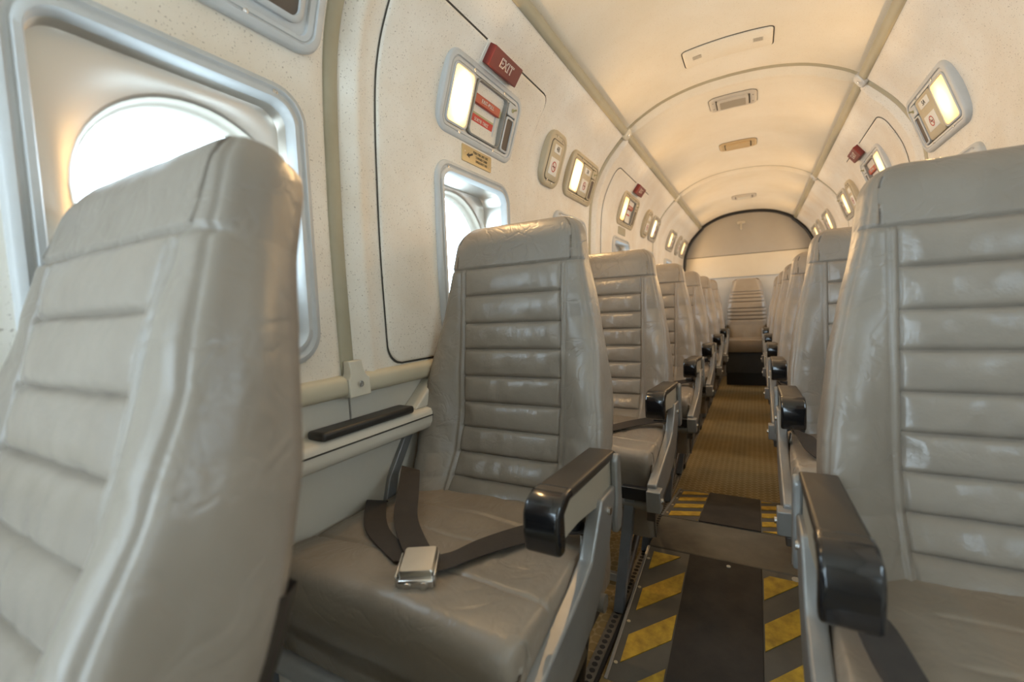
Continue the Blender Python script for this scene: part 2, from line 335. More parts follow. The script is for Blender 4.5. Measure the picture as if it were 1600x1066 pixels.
# ---- walls
def flare(a, b):
    """bracket outline: square foot that narrows in a curve to the strip above it"""
    R = [(.028, -.026), (.028, .012)] + [(.028 - .011 * math.sin(math.radians(q)), .012 + .022 * (1 - math.cos(math.radians(q)))) for q in (20, 40, 60, 75, 90)] + [(.017, .048)]
    P = R + [(-x, y) for x, y in R[::-1]]; n = len(P)
    v = [(x, y, -.022) for x, y in P] + [(x, y, lerp(b, -.004, sstep(.0, .048, y))) for x, y in P]
    return MB().add(v, [tuple(range(n))[::-1], tuple(range(n, 2 * n))] + [(i, (i + 1) % n, n + (i + 1) % n, n + i) for i in range(n)])
def side_wall(side):
    nm = 'wall_left' if side < 0 else 'wall_right'
    # lower wall: sheet that runs from the floor to the ledge and behind the dado
    prof = [(.655, -.02), (.672, .10), (.680, .30), (.680, .55), (.672, .622)]
    mb = MB(); mb.grid([[(side * x, y, z) for y in lin(YF, 5.62, 14)] for x, z in prof + [(.76, .625), (.76, -.02)]])
    if side > 0: mb.f = flip(mb.f)
    w = mb.build(nm, M_lower, angle=30)
    tag(w, ('left' if side < 0 else 'right') + ' cabin side wall with padded liner, dado rail and armrest ledge', kind='structure')
    # recess panels between ledge and dado, one per frame bay
    rg = RINGS
    for a, b in zip(rg, rg[1:]):
        q = MB().box(side * .668 if side > 0 else -.69, .69 if side > 0 else -.668, a + .0025, b - .0025, .60, .765).build('recess_panel', M_lower, w, bevel=.002)
    MB().box(min(side * .69, side * .675), max(side * .69, side * .675), YF, 5.6, .60, .765).build('recess_backing', M_dark, w, smooth=False)
    # ledge
    pr = [(.612, .606), (.608, .618), (.609, .640), (.613, .648), (.622, .651), (.672, .655), (.685, .655), (.685, .600), (.64, .598), (.62, .600)]
    mb = MB(); n = len(pr); Y = [YF, 5.6]
    mb.grid([[(side * x, y, z) for x, z in pr] for y in Y], closed=True)
    if side < 0: mb.f = flip(mb.f)
    mb.build('ledge', M_lower, w, angle=50)
    mb = MB().box(min(side * .606, side * .612), max(side * .606, side * .612), YF, 5.6, .632, .6345).build('ledge_shadow_gap', M_seam, w, smooth=False)
    # dado moulding pieces between rings
    for a, b in zip(rg, rg[1:]):
        pr = [(.640, .722), (.637, .730), (.637, .748), (.641, .756), (.652, .762), (.672, .762), (.672, .718), (.650, .718)]
        mb = MB(); mb.grid([[(side * x, y, z) for x, z in pr] for y in (a + .028, b - .028)], closed=True)
        mb.f.append(tuple(range(len(pr)))); mb.f.append(tuple(range(len(pr), 2 * len(pr)))[::-1])
        if side < 0: mb.f = flip(mb.f)
        mb.build('dado_moulding', M_dado, w, angle=50)
    # liner panels
    for k, (a, b) in enumerate(zip(rg, rg[1:])):
        liner('liner_panel', side, a + .011, b - .011, [c for c, bay in WIN if bay == k], w, M_liner)
    # ring cover strips on the wall with a bracket and screw at the foot
    for y in rg:
        pts = [sample(WP, WS, s) for s in lin(wall_s(.735), WS[-1], 40)]
        P = []
        for dy, o in ((-.034, -.026), (-.019, -.020), (-.0165, -.010), (-.013, -.0075), (.013, -.0075), (.0165, -.010), (.019, -.020), (.034, -.026)):
            P.append([(side * (p[0] + nn[0] * o), y + dy, p[1] + nn[1] * o) for p, nn in pts])
        mb = MB().grid(P)
        if side < 0: mb.f = flip(mb.f)
        mb.build('ring_cover_strip', M_olive, w, angle=60)
        mt = Matrix(((0, 0, -side, side * .638), (1 if side < 0 else -1, 0, 0, y), (0, 1, 0, .742), (0, 0, 0, 1)))
        br = flare(.0, .0065).build('strip_bracket', M_bracket, w, mtx=mt, bevel=.002)
        sc = MB().loft([(.013, .013, .0065, 0, 0, .007), (.013, .013, .0065, 0, 0, .0092), (.009, .009, .0045, 0, 0, .0095), (.008, .008, .004, 0, 0, .0085)]).build('screw', M_steel, br)
    return w
WL = side_wall(-1); WR = side_wall(1)
# bulged side of the armrest recess by row two, black ledge pad
MB().prism([(.80, .652), (.93, .652), (.93, .72), (.885, .72)], -.668, -.625).build('recess_end', M_lower, WL, bevel=.004)
MB().prism([(1.62, .652), (1.72, .652), (1.72, .72), (1.68, .72)], -.668, -.625).build('recess_end', M_lower, WL, bevel=.004)
def ledge_pad(y, side):
    e = MB().box(-.0245, .0245, -.125, .125, 0, .017).build('ledge_armrest_pad', M_pad, bevel=.006, seg=3)
    e.location = (side * .634, y, .6515); return e
tag(ledge_pad(.655, -1), 'black padded armrest strip lying on the left wall ledge between the first two seats', 'armrest pad')
# ---- ceiling
cl = None
for k, (a, b) in enumerate(zip(RINGS, RINGS[1:])):
    y0, y1 = a + .011, b - .011; L = CS[-1]
    ys = uniq(lin(y0, y1, 20) + [y0 + e for e in (.002, .005, .01, .016, .024, .034, .042, .050, .060, .075)] + [y1 - e for e in (.002, .005, .01, .016, .024, .034, .042, .050, .060, .075)])
    ss = uniq(lin(.008, L - .008, 40) + [.008 + e for e in (.002, .005, .01, .016, .024, .034, .042, .050, .060, .075)] + [L - .008 - e for e in (.002, .005, .01, .016, .024, .034, .042, .050, .060, .075)])
    P = []
    for s in ss:
        (x, z), (nx, nz) = sample(CP, CS, s)
        P.append([(x + nx * o, y, z + nz * o) for y in ys for o in [min(roll(min(y - y0, y1 - y)), roll(min(s - .008, L - .008 - s), .085, .022)) + bead(y - y0)]])
    mb = MB().grid(P); mb.f = flip(mb.f)
    o = mb.build('ceiling' if k == 0 else 'ceiling_panel', M_ceil, None if k == 0 else cl, autos=False)
    if k == 0: cl = o; tag(cl, 'arched cream cabin ceiling of padded panels between rails', kind='structure')
for y in RINGS:
    P = []
    for dy, oo in ((-.030, -.026), (-.016, -.020), (-.012, -.012), (.012, -.012), (.016, -.020), (.030, -.026)):
        P.append([(p[0] + nn[0] * oo, y + dy, p[1] + nn[1] * oo) for p, nn in (sample(CP, CS, s) for s in lin(0, CS[-1], 40))])
    mb = MB().grid(P); mb.build('ring_cover_strip', M_olive, cl, angle=60)
for side in (-1, 1):     # longitudinal rails at the corner between wall and ceiling
    for a, b in zip(RINGS, RINGS[1:]):
        t = Vector((-.60, .80)).normalized(); nn = Vector((-.80, -.60)); c0 = Vector((.4535, 1.7085))
        pr = [c0 + t * u + nn * o for u, o in ((-.030, -.022), (-.019, -.012), (-.0165, -.001), (-.013, .002), (.013, .002), (.0165, -.001), (.019, -.012), (.030, -.022))]
        mb = MB().grid([[(side * p.x, y, p.y) for p in pr] for y in (a + .012, b - .012)])
        if side < 0: mb.f = flip(mb.f)
        mb.build('ceiling_rail', M_olive, cl, angle=50)
    for y in RINGS[1:-1]:
        ex = Vector((0, 1 if side < 0 else -1, 0)); tt = Vector((-side * .60, 0, .80)); n3 = Vector((-side * .80, 0, -.60))
        mt = Matrix((ex, tt, n3)).transposed().to_4x4(); mt.translation = Vector((side * .4535, y, 1.7085))
        c = MB().loft([(.060, .052, .016, 0, 0, -.02), (.060, .052, .016, 0, 0, .004), (.052, .044, .014, 0, 0, .008)]).build('rail_junction_clip', M_frame if side > 0 else M_bracket, cl, mtx=mt)
        MB().loft([(.012, .012, .006, 0, 0, .007), (.012, .012, .006, 0, 0, .010), (.007, .007, .0035, 0, 0, .0102), (.006, .006, .003, 0, 0, .0085)]).build('screw', M_steel, c)
# ---- rear bulkhead
outl = [(x, z) for x, z in WP if z > .75] + CP[1:-1] + [(-x, z) for x, z in WP[::-1] if z > .75]
def bulk(name, z0, z1, y, m, parent=None):
    """slice of the cabin cross-section between two heights"""
    R = [(x, z) for x, z in [(.75, -.03), (.75, .75)] + [(x + .04, z) for x, z in WP if z > .76 and z < 1.6] + [(x + .02, z + .035) for x, z in CPc]]
    pts = [(interp(z0, [p[1] for p in R], [p[0] for p in R]), z0)] + [p for p in R if z0 < p[1] < z1] + [(interp(z1, [p[1] for p in R], [p[0] for p in R]), z1)]
    poly = pts + [(-x, z) for x, z in pts[::-1]]
    n = len(poly); v = [(x, y, z) for x, z in poly] + [(x, y + .02, z) for x, z in poly]
    fc = [tuple(range(n)), tuple(range(n, 2 * n))[::-1]] + [(i, n + i, n + (i + 1) % n, (i + 1) % n) for i in range(n)]
    return mesh(name, v, fc, m, parent, smooth=False)
wb = bulk('wall_rear', -.03, 1.88, 5.62, M_bulk3); tag(wb, 'pale rear bulkhead wall closing the cabin behind the last seats', kind='structure')
bulk('bulkhead_panel', 1.131, 1.3745, 5.605, M_bulk2, wb); bulk('bulkhead_panel', 1.3815, 1.88, 5.605, M_bulk, wb); bulk('bulkhead_joint', 1.36, 1.39, 5.612, M_seam, wb)
pts = [sample(WP, WS, s) for s in lin(wall_s(1.18), WS[-1], 30)] + [sample(CP, CS, s) for s in lin(.02, CS[-1] / 2, 16)]
pts = [(p[0] + n[0] * .012, p[1] + n[1] * .012) for p, n in pts]; pts = pts + [(-x, z) for x, z in pts[::-1][1:]]
MB().tube([(x, 5.59, z) for x, z in pts], .014, 8).build('bulkhead_seal', M_black, wb)
hk = MB().loft([(.085, .03, .012, 0, 0, 0), (.085, .03, .012, 0, 0, .008), (.08, .025, .01, 0, 0, .012)]).build('coat_hook', M_greybrown, None, mtx=Matrix(((1, 0, 0, -.045), (0, 0, -1, 5.604), (0, 1, 0, 1.725), (0, 0, 0, 1))))
MB().tube([(0, -.005, .01), (0, -.03, .03), (0, -.065, .038), (0, -.085, .052), (0, -.075, .068)], .009, 8).build('hook_arm', M_greybrown, hk)
tag(hk, 'small grey coat hook fixed high on the rear bulkhead', 'hook')
# ---- front of the cabin behind the viewer: bulkhead with the open doorway to the entrance
wf = None
for x0, x1, z0, z1 in ((-.76, -.60, -.03, 1.9), (-.17, .76, -.03, 1.9), (-.60, -.17, 1.62, 1.9)):
    o = MB().box(x0, x1, YF - .03, YF + .0, z0, z1).build('wall_front' if wf is None else 'bulkhead_panel', M_bulk2, wf, smooth=False)
    if wf is None: wf = o; tag(wf, 'front bulkhead wall with an open doorway', kind='structure')

# ------------------------------------------------------------------ windows
def wall_frame(side, y, z0, z1, off=0):
    x0, x1 = wall_x(z0), wall_x(z1)
    t = Vector((side * (x1 - x0), 0, z1 - z0)); t.normalize()
    ex = Vector((0, 1 if side < 0 else -1, 0)); n = ex.cross(t)
    m = Matrix((ex, t, n)).transposed().to_4x4()
    m.translation = Vector((side * (x0 + x1) / 2, y, (z0 + z1) / 2)) + n * off
    return m
def portal(mt, w, h, rnd=False):
    d = bpy.data.lights.new('daylight_portal', 'AREA'); d.shape = 'ELLIPSE' if rnd else 'RECTANGLE'; d.size = w; d.size_y = h
    d.cycles.is_portal = True
    o = bpy.data.objects.new('daylight_portal', d); COL.objects.link(o)
    o.matrix_world = mt @ Matrix.Rotation(math.pi, 4, 'X'); return o
wn = 0
def window(side, y, r=.16, rx=-.050, dy=0, dz=0):
    global wn
    wn += 1
    mt = wall_frame(side, y, WZ - .25, WZ + .25, .002)
    w = MB().loft([(WH, WV, .060, 0, 0, -.012), (WH, WV, .060, 0, 0, .004), (WH - .006, WV - .006, .058, 0, 0, .009), (WH - .022, WV - .022, .052, 0, 0, .011), (WH - .030, WV - .030, .048, 0, 0, .006),
                   (WH - .038, WV - .038, .046, 0, 0, .006), (WH - .044, WV - .044, .044, 0, 0, .0115), (WH - .058, WV - .058, .040, 0, 0, .0115), (WH - .064, WV - .064, .037, 0, 0, .006), (WH - .068, WV - .068, .035, 0, 0, -.012)], cap1=False, k=8).build('window_%d' % wn, M_frame, None, mtx=mt, angle=60)
    tag(w, 'round cabin window in a recessed grey surround on the %s wall' % ('left' if side < 0 else 'right'), kind='structure')
    MB().loft([(WH - .068, WV - .068, .035, 0, 0, -.010), (WH - .071, WV - .071, .036, 0, 0, rx + .008), (WH - .073, WV - .073, .037, 0, 0, rx + .004), (2 * r + .016, 2 * r + .016, r + .008, dy, dz, rx + .004), (2 * r + .006, 2 * r + .006, r + .003, dy, dz, rx)], cap1=False, k=12).build('window_reveal', M_reveal, w, angle=45)
    MB().loft([(2 * r + .006, 2 * r + .006, r + .003, dy, dz, rx), (2 * r, 2 * r, r, dy, dz, rx - .004), (2 * r - .004, 2 * r - .004, r - .002, dy, dz, rx - .016), (2 * r - .010, 2 * r - .010, r - .005, dy, dz, rx - .018), (2 * r - .012, 2 * r - .012, r - .006, dy, dz, rx - .036)], cap1=False, k=12).build('window_lip', M_lip, w, angle=60)
    MB().loft([(2 * r + .02, 2 * r + .02, r + .01, dy, dz, rx - .030), (2 * r + .02, 2 * r + .02, r + .01, dy, dz, rx - .034)], cap0=True, k=12).build('window_pane', M_pane, w, angle=30)
    for sx, sy in ((-.14, .232), (.14, .232), (-.14, -.232), (.14, -.232)):
        MB().loft([(.010, .010, .005, sx, sy, .004), (.010, .010, .005, sx, sy, .0075), (.006, .006, .003, sx, sy, .0078), (.005, .005, .0025, sx, sy, .0065)], k=3).build('screw', M_steel, w)
    p = mt @ Matrix.Translation((dy, dz, rx - .040)); portal(p, 2 * r - .01, 2 * r - .01, True)
for y, _ in WIN:
    if y == .372: window(-1, y, .155, -.034, .028, .022)
    elif y == 1.153: window(-1, y, .185, -.080, -.015, .015)
    else: window(-1, y)
for y, _ in WIN: window(1, y)
pm = Matrix(((1, 0, 0, -.385), (0, 0, 1, YF - .02), (0, -1, 0, .82), (0, 0, 0, 1)))   # local z faces +Y (inside)
portal(pm, .43, 1.62)

# ------------------------------------------------------------------ emergency exit hatches
dn = 0
def hatch(side, y0, y1, z0, z1, win, label):
    global dn
    dn += 1
    sa, sb = wall_s(z0), wall_s(z1); H = sb - sa; Wd = y1 - y0; r = .045
    za, zb = wall_s(WZ - .228), wall_s(WZ + .228)
    def build(name, grow, off, edge, m, parent):
        ss = uniq(lin(sa - grow, sb + grow, 44) + [sa - grow + e for e in (.003, .007, .014, .022, .032, .045)] + [sb + grow - e for e in (.003, .007, .014, .022, .032, .045)] + [za, zb])
        ys = uniq(lin(y0 - grow, y1 + grow, 20) + [y0 - grow + e for e in (.003, .007)] + [y1 + grow - e for e in (.003, .007)] + [win - .178, win + .178])
        yc = (y0 + y1) / 2; P = []
        for s in ss:
            (x, z), (nx, nz) = sample(WP, WS, s)
            dd = r - min(s - (sa - grow), (sb + grow) - s); k = (r - math.sqrt(max(0, r * r - dd * dd))) if dd > 0 else 0
            ext = (Wd / 2 + grow - k) / (Wd / 2 + grow); row = []
            for y in ys:
                yy = yc + (y - yc) * (ext if abs(s - (sa + sb) / 2) > H / 2 - r + grow - .001 else 1)
                d = min(s - (sa - grow), sb + grow - s, y - (y0 - grow), y1 + grow - y)
                o = off + (roll(d, .006, edge) if edge else 0)
                row.append((side * (x + nx * o), yy, z + nz * o))
            P.append(row)
        mb = MB().grid(P); n = len(ys); fs = []
        for i in range(len(ss) - 1):
            for j in range(n - 1):
                if abs((ys[j] + ys[j + 1]) / 2 - win) < .178 and za < (ss[i] + ss[i + 1]) / 2 < zb: continue
                a = i * n + j; fs.append((a, a + 1, a + 1 + n, a + n))
        if side > 0: fs = flip(fs)
        return mesh(name, mb.v, fs, m, parent, autos=False)
    d = build('door_%d' % dn, 0, .006, .006, M_liner, None); tag(d, label, kind='structure')
    build('gasket', .004, .0012, 0, M_seam, d)
    return d
hatch(-1, .755, 1.487, .768, 1.612, 1.153, 'left emergency exit hatch in the first wall bay')
hatch(-1, 2.40, 3.16, .768, 1.612, 2.80, 'left emergency exit hatch in the second wall bay')
hatch(1, 2.40, 3.16, .768, 1.612, 2.80, 'right emergency exit hatch in the second wall bay')

# ------------------------------------------------------------------ wall service panels
def nosmoke(parent, cx, cy, z, s):
    MB().loft([(s, s, s / 2, cx, cy, z), (s, s, s / 2, cx, cy, z + .0004), (s * .80, s * .80, s * .40, cx, cy, z + .0004), (s * .80, s * .80, s * .40, cx, cy, z)], cap1=False).build('no_smoking_ring', M_inkred, parent)
    MB().add([(cx - s * .38, cy + s * .30, z + .0005), (cx - s * .30, cy + s * .38, z + .0005), (cx + s * .38, cy - s * .30, z + .0005), (cx + s * .30, cy - s * .38, z + .0005)], [(0, 3, 2, 1)]).build('no_smoking_slash', M_inkred, parent, smooth=False)
    MB().add([(cx - s * .30, cy - s * .06, z + .0003), (cx + s * .30, cy - s * .06, z + .0003), (cx + s * .30, cy + s * .06, z + .0003), (cx - s * .30, cy + s * .06, z + .0003)], [(0, 1, 2, 3)]).build('cigarette', M_ink, parent, smooth=False)
def screws(parent, pts, z):
    for sx, sy in pts:
        MB().loft([(.009, .009, .0045, sx, sy, z - .002), (.009, .009, .0045, sx, sy, z + .0012), (.0055, .0055, .00275, sx, sy, z + .0014), (.005, .005, .0025, sx, sy, z + .0004)], k=3).build('screw', M_steel, parent)
def psu_frame(name, mt, w, h, m, cap=True):
    """raised rounded bezel with a sunk tray"""
    return MB().loft([(w, h, .040, 0, 0, -.030), (w, h, .040, 0, 0, .004), (w - .004, h - .004, .039, 0, 0, .008), (w - .010, h - .010, .037, 0, 0, .0095), (w - .030, h - .030, .028, 0, 0, .0098), (w - .034, h - .034, .026, 0, 0, .0055), (w - .038, h - .037, .024, 0, 0, .0055), (w - .041, h - .040, .023, 0, 0, .0075),
                      (w - .060, h - .052, .018, 0, 0, .007), (w - .063, h - .055, .017, 0, 0, .002 if cap else -.027)], cap1=True, k=6).build(name, m, None, mtx=mt, angle=50)
def lamp_light(mt, cx, w, h, parent, power):
    d = bpy.data.lights.new('reading_light', 'SPOT'); d.spot_size = math.radians(176); d.spot_blend = .35; d.shadow_soft_size = 0; d.energy = power * 4; d.color = LAMP_COL
    o = bpy.data.objects.new('reading_light', d); COL.objects.link(o)
    o.matrix_world = mt @ Matrix.Translation((cx, 0, .016)) @ Matrix.Rotation(math.pi, 4, 'X')
def service_panel(side, y, w, h, zc, label, m, exit_type=False, seat=None, lampm=None, power=None, lampw=.088):
    m_in = m
    mt = wall_frame(side, y, zc - h / 2 * .95, zc + h / 2 * .95, .000)
    p = psu_frame('exit_service_panel' if exit_type else 'reading_light_panel', mt, w, h, m, not exit_type)
    tag(p, label, 'light panel')
    if not exit_type: MB().loft([(w - .064, h - .056, .017, 0, 0, .0), (w - .064, h - .056, .017, 0, 0, .0032)]).build('tray_gap', M_seam, p)
    sg = 1 if side < 0 else -1                      # light sits at the forward end
    lx = -sg * (w / 2 - .034 - lampw / 2); ih = h - .060
    MB().loft([(lampw + .012, ih + .004, .016, lx, 0, .001), (lampw + .012, ih + .004, .016, lx, 0, .009), (lampw + .008, ih, .015, lx, 0, .0105), (lampw + .001, ih - .007, .012, lx, 0, .0105), (lampw, ih - .008, .012, lx, 0, .008)], cap1=False).build('lamp_bezel', m_in, p)
    MB().loft([(lampw, ih - .008, .012, lx, 0, .006), (lampw - .004, ih - .012, .011, lx, 0, .0095), (lampw - .02, ih - .03, .006, lx, 0, .0115)]).build('lamp_diffuser', lampm or M_lamp, p)
    lamp_light(mt, lx, lampw * .8, ih * .8, p, power if power is not None else LAMP_W)
    x0 = -(w / 2) + .034 + lampw + .012; x1 = w / 2 - .030       # rest of the tray, forward to aft
    cw = .052                                      # switch and speaker column
    mx0, mx1 = x0, x1 - cw - .006; mw = mx1 - mx0; mc = sg * (mx0 + mx1) / 2; cc = sg * (x1 - cw / 2)
    if exit_type:
        n = MB().loft([(mw, ih + .004, .018, mc, 0, .0), (mw, ih + .004, .018, mc, 0, .009), (mw - .004, ih, .017, mc, 0, .0105), (mw - .010, ih - .006, .014, mc, 0, .0105), (mw - .012, ih - .008, .013, mc, 0, .004), (mw - .016, ih - .012, .012, mc, 0, -.024)]).build('handle_niche', M_niche, p, angle=45)
        hb = MB().box(mc - mw / 2 + .007, mc + mw / 2 - .026, .012, .038, -.020, .004).build('pull_handle', M_redb, p, bevel=.003)
        text_mesh('handle_lettering', 'EXIT-PULL', .014, M_white, hb, mc - .010, .025, .0046, .95)
        MB().box(mc + mw / 2 - .026, mc + mw / 2 - .016, .014, .034, -.022, .002).build('handle_pivot', M_olivebar, p, bevel=.002)
        MB().box(mc + mw / 2 - .034, mc + mw / 2 - .026, -.052, .012, -.022, -.004).build('latch_arm', M_frame, p, bevel=.001)
        ob = MB().box(mc - mw / 2 + .008, mc + mw / 2 - .034, -.046, -.006, -.024, -.006).build('latch_bar', M_olivebar, p, bevel=.002)
        lb = MB().box(mc - mw / 2 + .008, mc + mw / 2 - .036, -.037, -.013, -.007, -.0052).build('latch_label', M_redlab, ob, smooth=False)
        text_mesh('label_lettering', 'SORTIE TIREZ', .0128, M_white, ob, mc - .012, -.025, -.0050, .86)
    else:
        pl = plate('number_plate', mc, 0, mw, ih + .002, .012, .001, .0085, M_tan if m is not M_greybrown else m, p)
        st = plate('number_sticker', mc + .0, ih / 2 - .024, mw * .62, .026, .003, .008, .0092, M_sticker, pl, .0004)
        if seat: text_mesh('seat_number', seat, .023, M_ink, pl, mc, ih / 2 - .024, .0096, .95)
        plate('symbol_sticker', mc, -.020, mw * .68, .054, .003, .008, .0092, M_sticker, pl, .0004)
        nosmoke(pl, mc, -.020, .0094, .036)
    sw = plate('switch_plate', cc, ih / 2 - .018, cw, .036, .008, .001, .0095, m_in, p)
    MB().cyl((cc, ih / 2 - .018, .0095), (0, 0, 1), .006, .002, 12).tube([(cc, ih / 2 - .018, .010), (cc + .003, ih / 2 - .014, .022)], .003, 8).build('toggle_switch', M_olivebar, sw)
    sp = MB().loft([(cw, ih - .040, .012, cc, -.020, .001), (cw, ih - .040, .012, cc, -.020, .009), (cw - .004, ih - .044, .011, cc, -.020, .0105), (cw - .012, ih - .052, .007, cc, -.020, .0105), (cw - .014, ih - .054, .006, cc, -.020, .006)], cap1=False).build('speaker_bezel', m_in, p)
    MB().loft([(cw - .012, ih - .052, .006, cc, -.020, .005), (cw - .012, ih - .052, .006, cc, -.020, .0065)]).build('speaker_grille', M_speaker, p)
    screws(p, [(-w / 2 * .42, h / 2 - .020), (w / 2 * .40, h / 2 - .020), (-w / 2 * .50, -h / 2 + .018), (w / 2 * .42, -h / 2 + .018)], .0072)
    return p
def number_panel(side, y, w, h, zc, label, m, seat=None):
    mt = wall_frame(side, y, zc - h / 2 * .95, zc + h / 2 * .95, .006)
    p = MB().loft([(w, h, .050, 0, 0, -.03), (w, h, .050, 0, 0, .003), (w - .006, h - .006, .047, 0, 0, .006), (w - .03, h - .03, .036, 0, 0, .0065), (w - .034, h - .034, .034, 0, 0, .004)], k=6).build('seat_number_panel', m, None, mtx=mt, angle=50)
    tag(p, label, 'number panel')
    pl = plate('number_plate', 0, -.004, w - .058, h - .060, .016, .002, .0075, m, p)
    MB().loft([(w - .052, h - .054, .018, 0, -.004, .003), (w - .052, h - .054, .018, 0, -.004, .0046)]).build('plate_gap', M_seam, p)
    plate('number_sticker', .002, h * .20, w * .36, .030, .003, .007, .0080, M_sticker, pl, .0004)
    if seat: text_mesh('seat_number', seat, .027, M_ink, pl, .002, h * .20, .0084, .9)
    plate('symbol_sticker', .0, -h * .12, w * .46, .062, .003, .007, .0080, M_sticker, pl, .0004)
    nosmoke(pl, .0, -h * .12, .0082, .040)
    screws(p, [(-.02, h / 2 - .018), (.03, h / 2 - .022), (-.03, -h / 2 + .022), (.02, -h / 2 + .018)], .0062)
    return p
ZP = 1.464
service_panel(-1, 1.153, .395, .205, ZP, 'grey light panel with red EXIT-PULL handle under the largest EXIT sign', M_frame, True)
number_panel(-1, 1.665, .165, .205, ZP, 'tan oval wall plate with seat number 4B and no-smoking sticker', M_tan, '4B')
service_panel(-1, 2.005, .345, .195, ZP, 'tan wall panel with lit lamp and seat number 5B', M_tan, seat='5B', lampw=.095)
service_panel(-1, 2.855, .385, .200, ZP, 'tan light panel with handle niche on the left hatch of the second bay', M_tan, True, lampm=M_lampd)
number_panel(-1, 3.39, .165, .200, ZP, 'tan oval wall plate between the two lit panels of the second left bay', M_tan)
service_panel(-1, 3.68, .26, .195, ZP, 'grey wall panel with lit lamp just before the third ceiling ring, left wall', M_greybrown, lampw=.08)
service_panel(-1, 4.49, .33, .195, ZP, 'grey lit panel first after the third ceiling ring on the left wall', M_greybrown, lampm=M_lampd)
number_panel(-1, 4.92, .15, .20, ZP, 'grey oval plate between the last two lit panels of the left wall', M_greybrown)
service_panel(-1, 5.30, .33, .195, ZP, 'grey lit panel beside the rear bulkhead on the left wall', M_greybrown, lampm=M_lampd)
service_panel(1, 1.99, .375, .205, ZP, 'grey wall panel with lit lamp and seat number 5A', M_frame, seat='5A', lampm=M_lampd, lampw=.105)
service_panel(1, 2.80, .40, .205, ZP, 'grey light panel with handle niche beside the EXIT sign on the right hatch', M_frame, True, lampm=M_lampd)
number_panel(1, 3.37, .165, .200, ZP, 'tan oval wall plate behind the hatch of the right wall', M_tan)
service_panel(1, 3.655, .27, .195, ZP, 'grey wall panel with lit lamp just before the third ceiling ring, right wall', M_greybrown, lampm=M_lampd, lampw=.085)
service_panel(1, 4.42, .33, .195, ZP, 'grey lit panel first after the third ceiling ring on the right wall', M_greybrown, lampm=M_lampd)
number_panel(1, 4.86, .15, .20, ZP, 'grey oval plate between the last two lit panels of the right wall', M_greybrown)
service_panel(1, 5.20, .33, .195, ZP, 'grey lit panel beside the rear bulkhead on the right wall', M_greybrown, lampm=M_lampd)
# foremost left panel with reading lamp and mirror-like cover
def front_panel():
    mt = wall_frame(-1, .40, 1.37, 1.56, .006)
    p = psu_frame('reading_light_panel', mt, .40, .205, M_frame); tag(p, 'pale grey service panel high above the foremost window', 'light panel')
    MB().loft([(.105, .125, .022, .105, 0, .001), (.105, .125, .022, .105, 0, .010), (.100, .120, .020, .105, 0, .012), (.086, .106, .015, .105, 0, .012), (.084, .104, .014, .105, 0, .006)], cap1=False).build('cover_bezel', M_frame, p)
    MB().loft([(.086, .106, .014, .105, 0, .005), (.086, .106, .014, .105, 0, .007)]).build('dark_cover', M_speaker, p)
    MB().cyl((.0, -.02, .001), (0, 0, 1), .034, .012, 24).cyl((.0, -.02, .013), (0, 0, 1), .024, .003, 24).build('air_nozzle', M_olivebar, p)
    plate('blank_plate', -.105, 0, .12, .13, .016, .001, .009, M_frame, p)
    screws(p, [(.06, -.085), (-.12, -.085), (.06, .085), (-.12, .085)], .0072)
front_panel()

# ------------------------------------------------------------------ exit signs and placard
def exit_sign(side, y, z0, z1, w, label, grp=None):
    mt = wall_frame(side, y, z0, z1, .003); h = math.hypot(z1 - z0, wall_x(z0) - wall_x(z1)) * 1.05
    s = MB().loft([(w, h, .002, 0, 0, .004), (w, h, .002, 0, 0, .026), (w - .004, h - .004, .001, 0, 0, .028)], cap0=True).build('exit_sign', M_red, None, mtx=mt, angle=30)
    tag(s, label, 'exit sign')
    MB().loft([(w + .012, h + .010, .003, -.003, -.002, -.02), (w + .012, h + .010, .003, -.003, -.002, .005)]).build('sign_backing', M_white, s)
    # outlined letters: white letter, red letter inset on top
    text_mesh('lettering', 'EXIT', h * .62, M_white, s, 0, 0, .0285, .95, .0006, off=.0006)
    text_mesh('lettering_core', 'EXIT', h * .62, M_red, s, 0, 0, .0293, .95, .0004, off=-.0008)
    return s
exit_sign(-1, 1.167, 1.572, 1.612, .155, 'large dark red EXIT sign above the grey EXIT-PULL panel')
exit_sign(-1, 2.868, 1.574, 1.615, .150, 'small dark red EXIT sign on the left wall above a tan light panel')
exit_sign(1, 2.868, 1.574, 1.615, .150, 'small dark red EXIT sign on the right wall')
def placard(y, w, label, m, txt):
    mt = wall_frame(-1, y, 1.318, 1.358, .008)
    p = plate('instruction_placard', 0, 0, w, .046, .004, -.012, .0012, m, None, .0008, mtx=mt); tag(p, label, 'placard')
    if txt:
        for i, t in enumerate(('PUSH THIS UNIT EXIT', 'TOWARD CABIN', 'EMERGENCY USE')):
            text_mesh('lettering', t, .0105, M_ink, p, .022 if i else .018, .012 - i * .0115, .0013, .72)
        MB().add([(-.058, -.004, .0014), (-.044, .006, .0014), (-.046, .0005, .0014), (-.026, .008, .0014), (-.024, .003, .0014), (-.043, -.005, .0014), (-.040, -.010, .0014)], [(0, 6, 5, 2, 1), (2, 5, 4, 3)]).build('arrow', M_ink, p, smooth=False)
    for sx in (-.066, .066):
        MB().cyl((sx * w / .158, .004 if sx < 0 else -.008, .0008), (0, 0, 1), .0028, .0008, 8).build('rivet', M_steel, p)
placard(1.155, .158, 'tan instruction placard with arrow below the EXIT-PULL panel', M_placard, True)
placard(2.80, .16, 'olive blank placard over the left window of the second bay', M_olive, False)

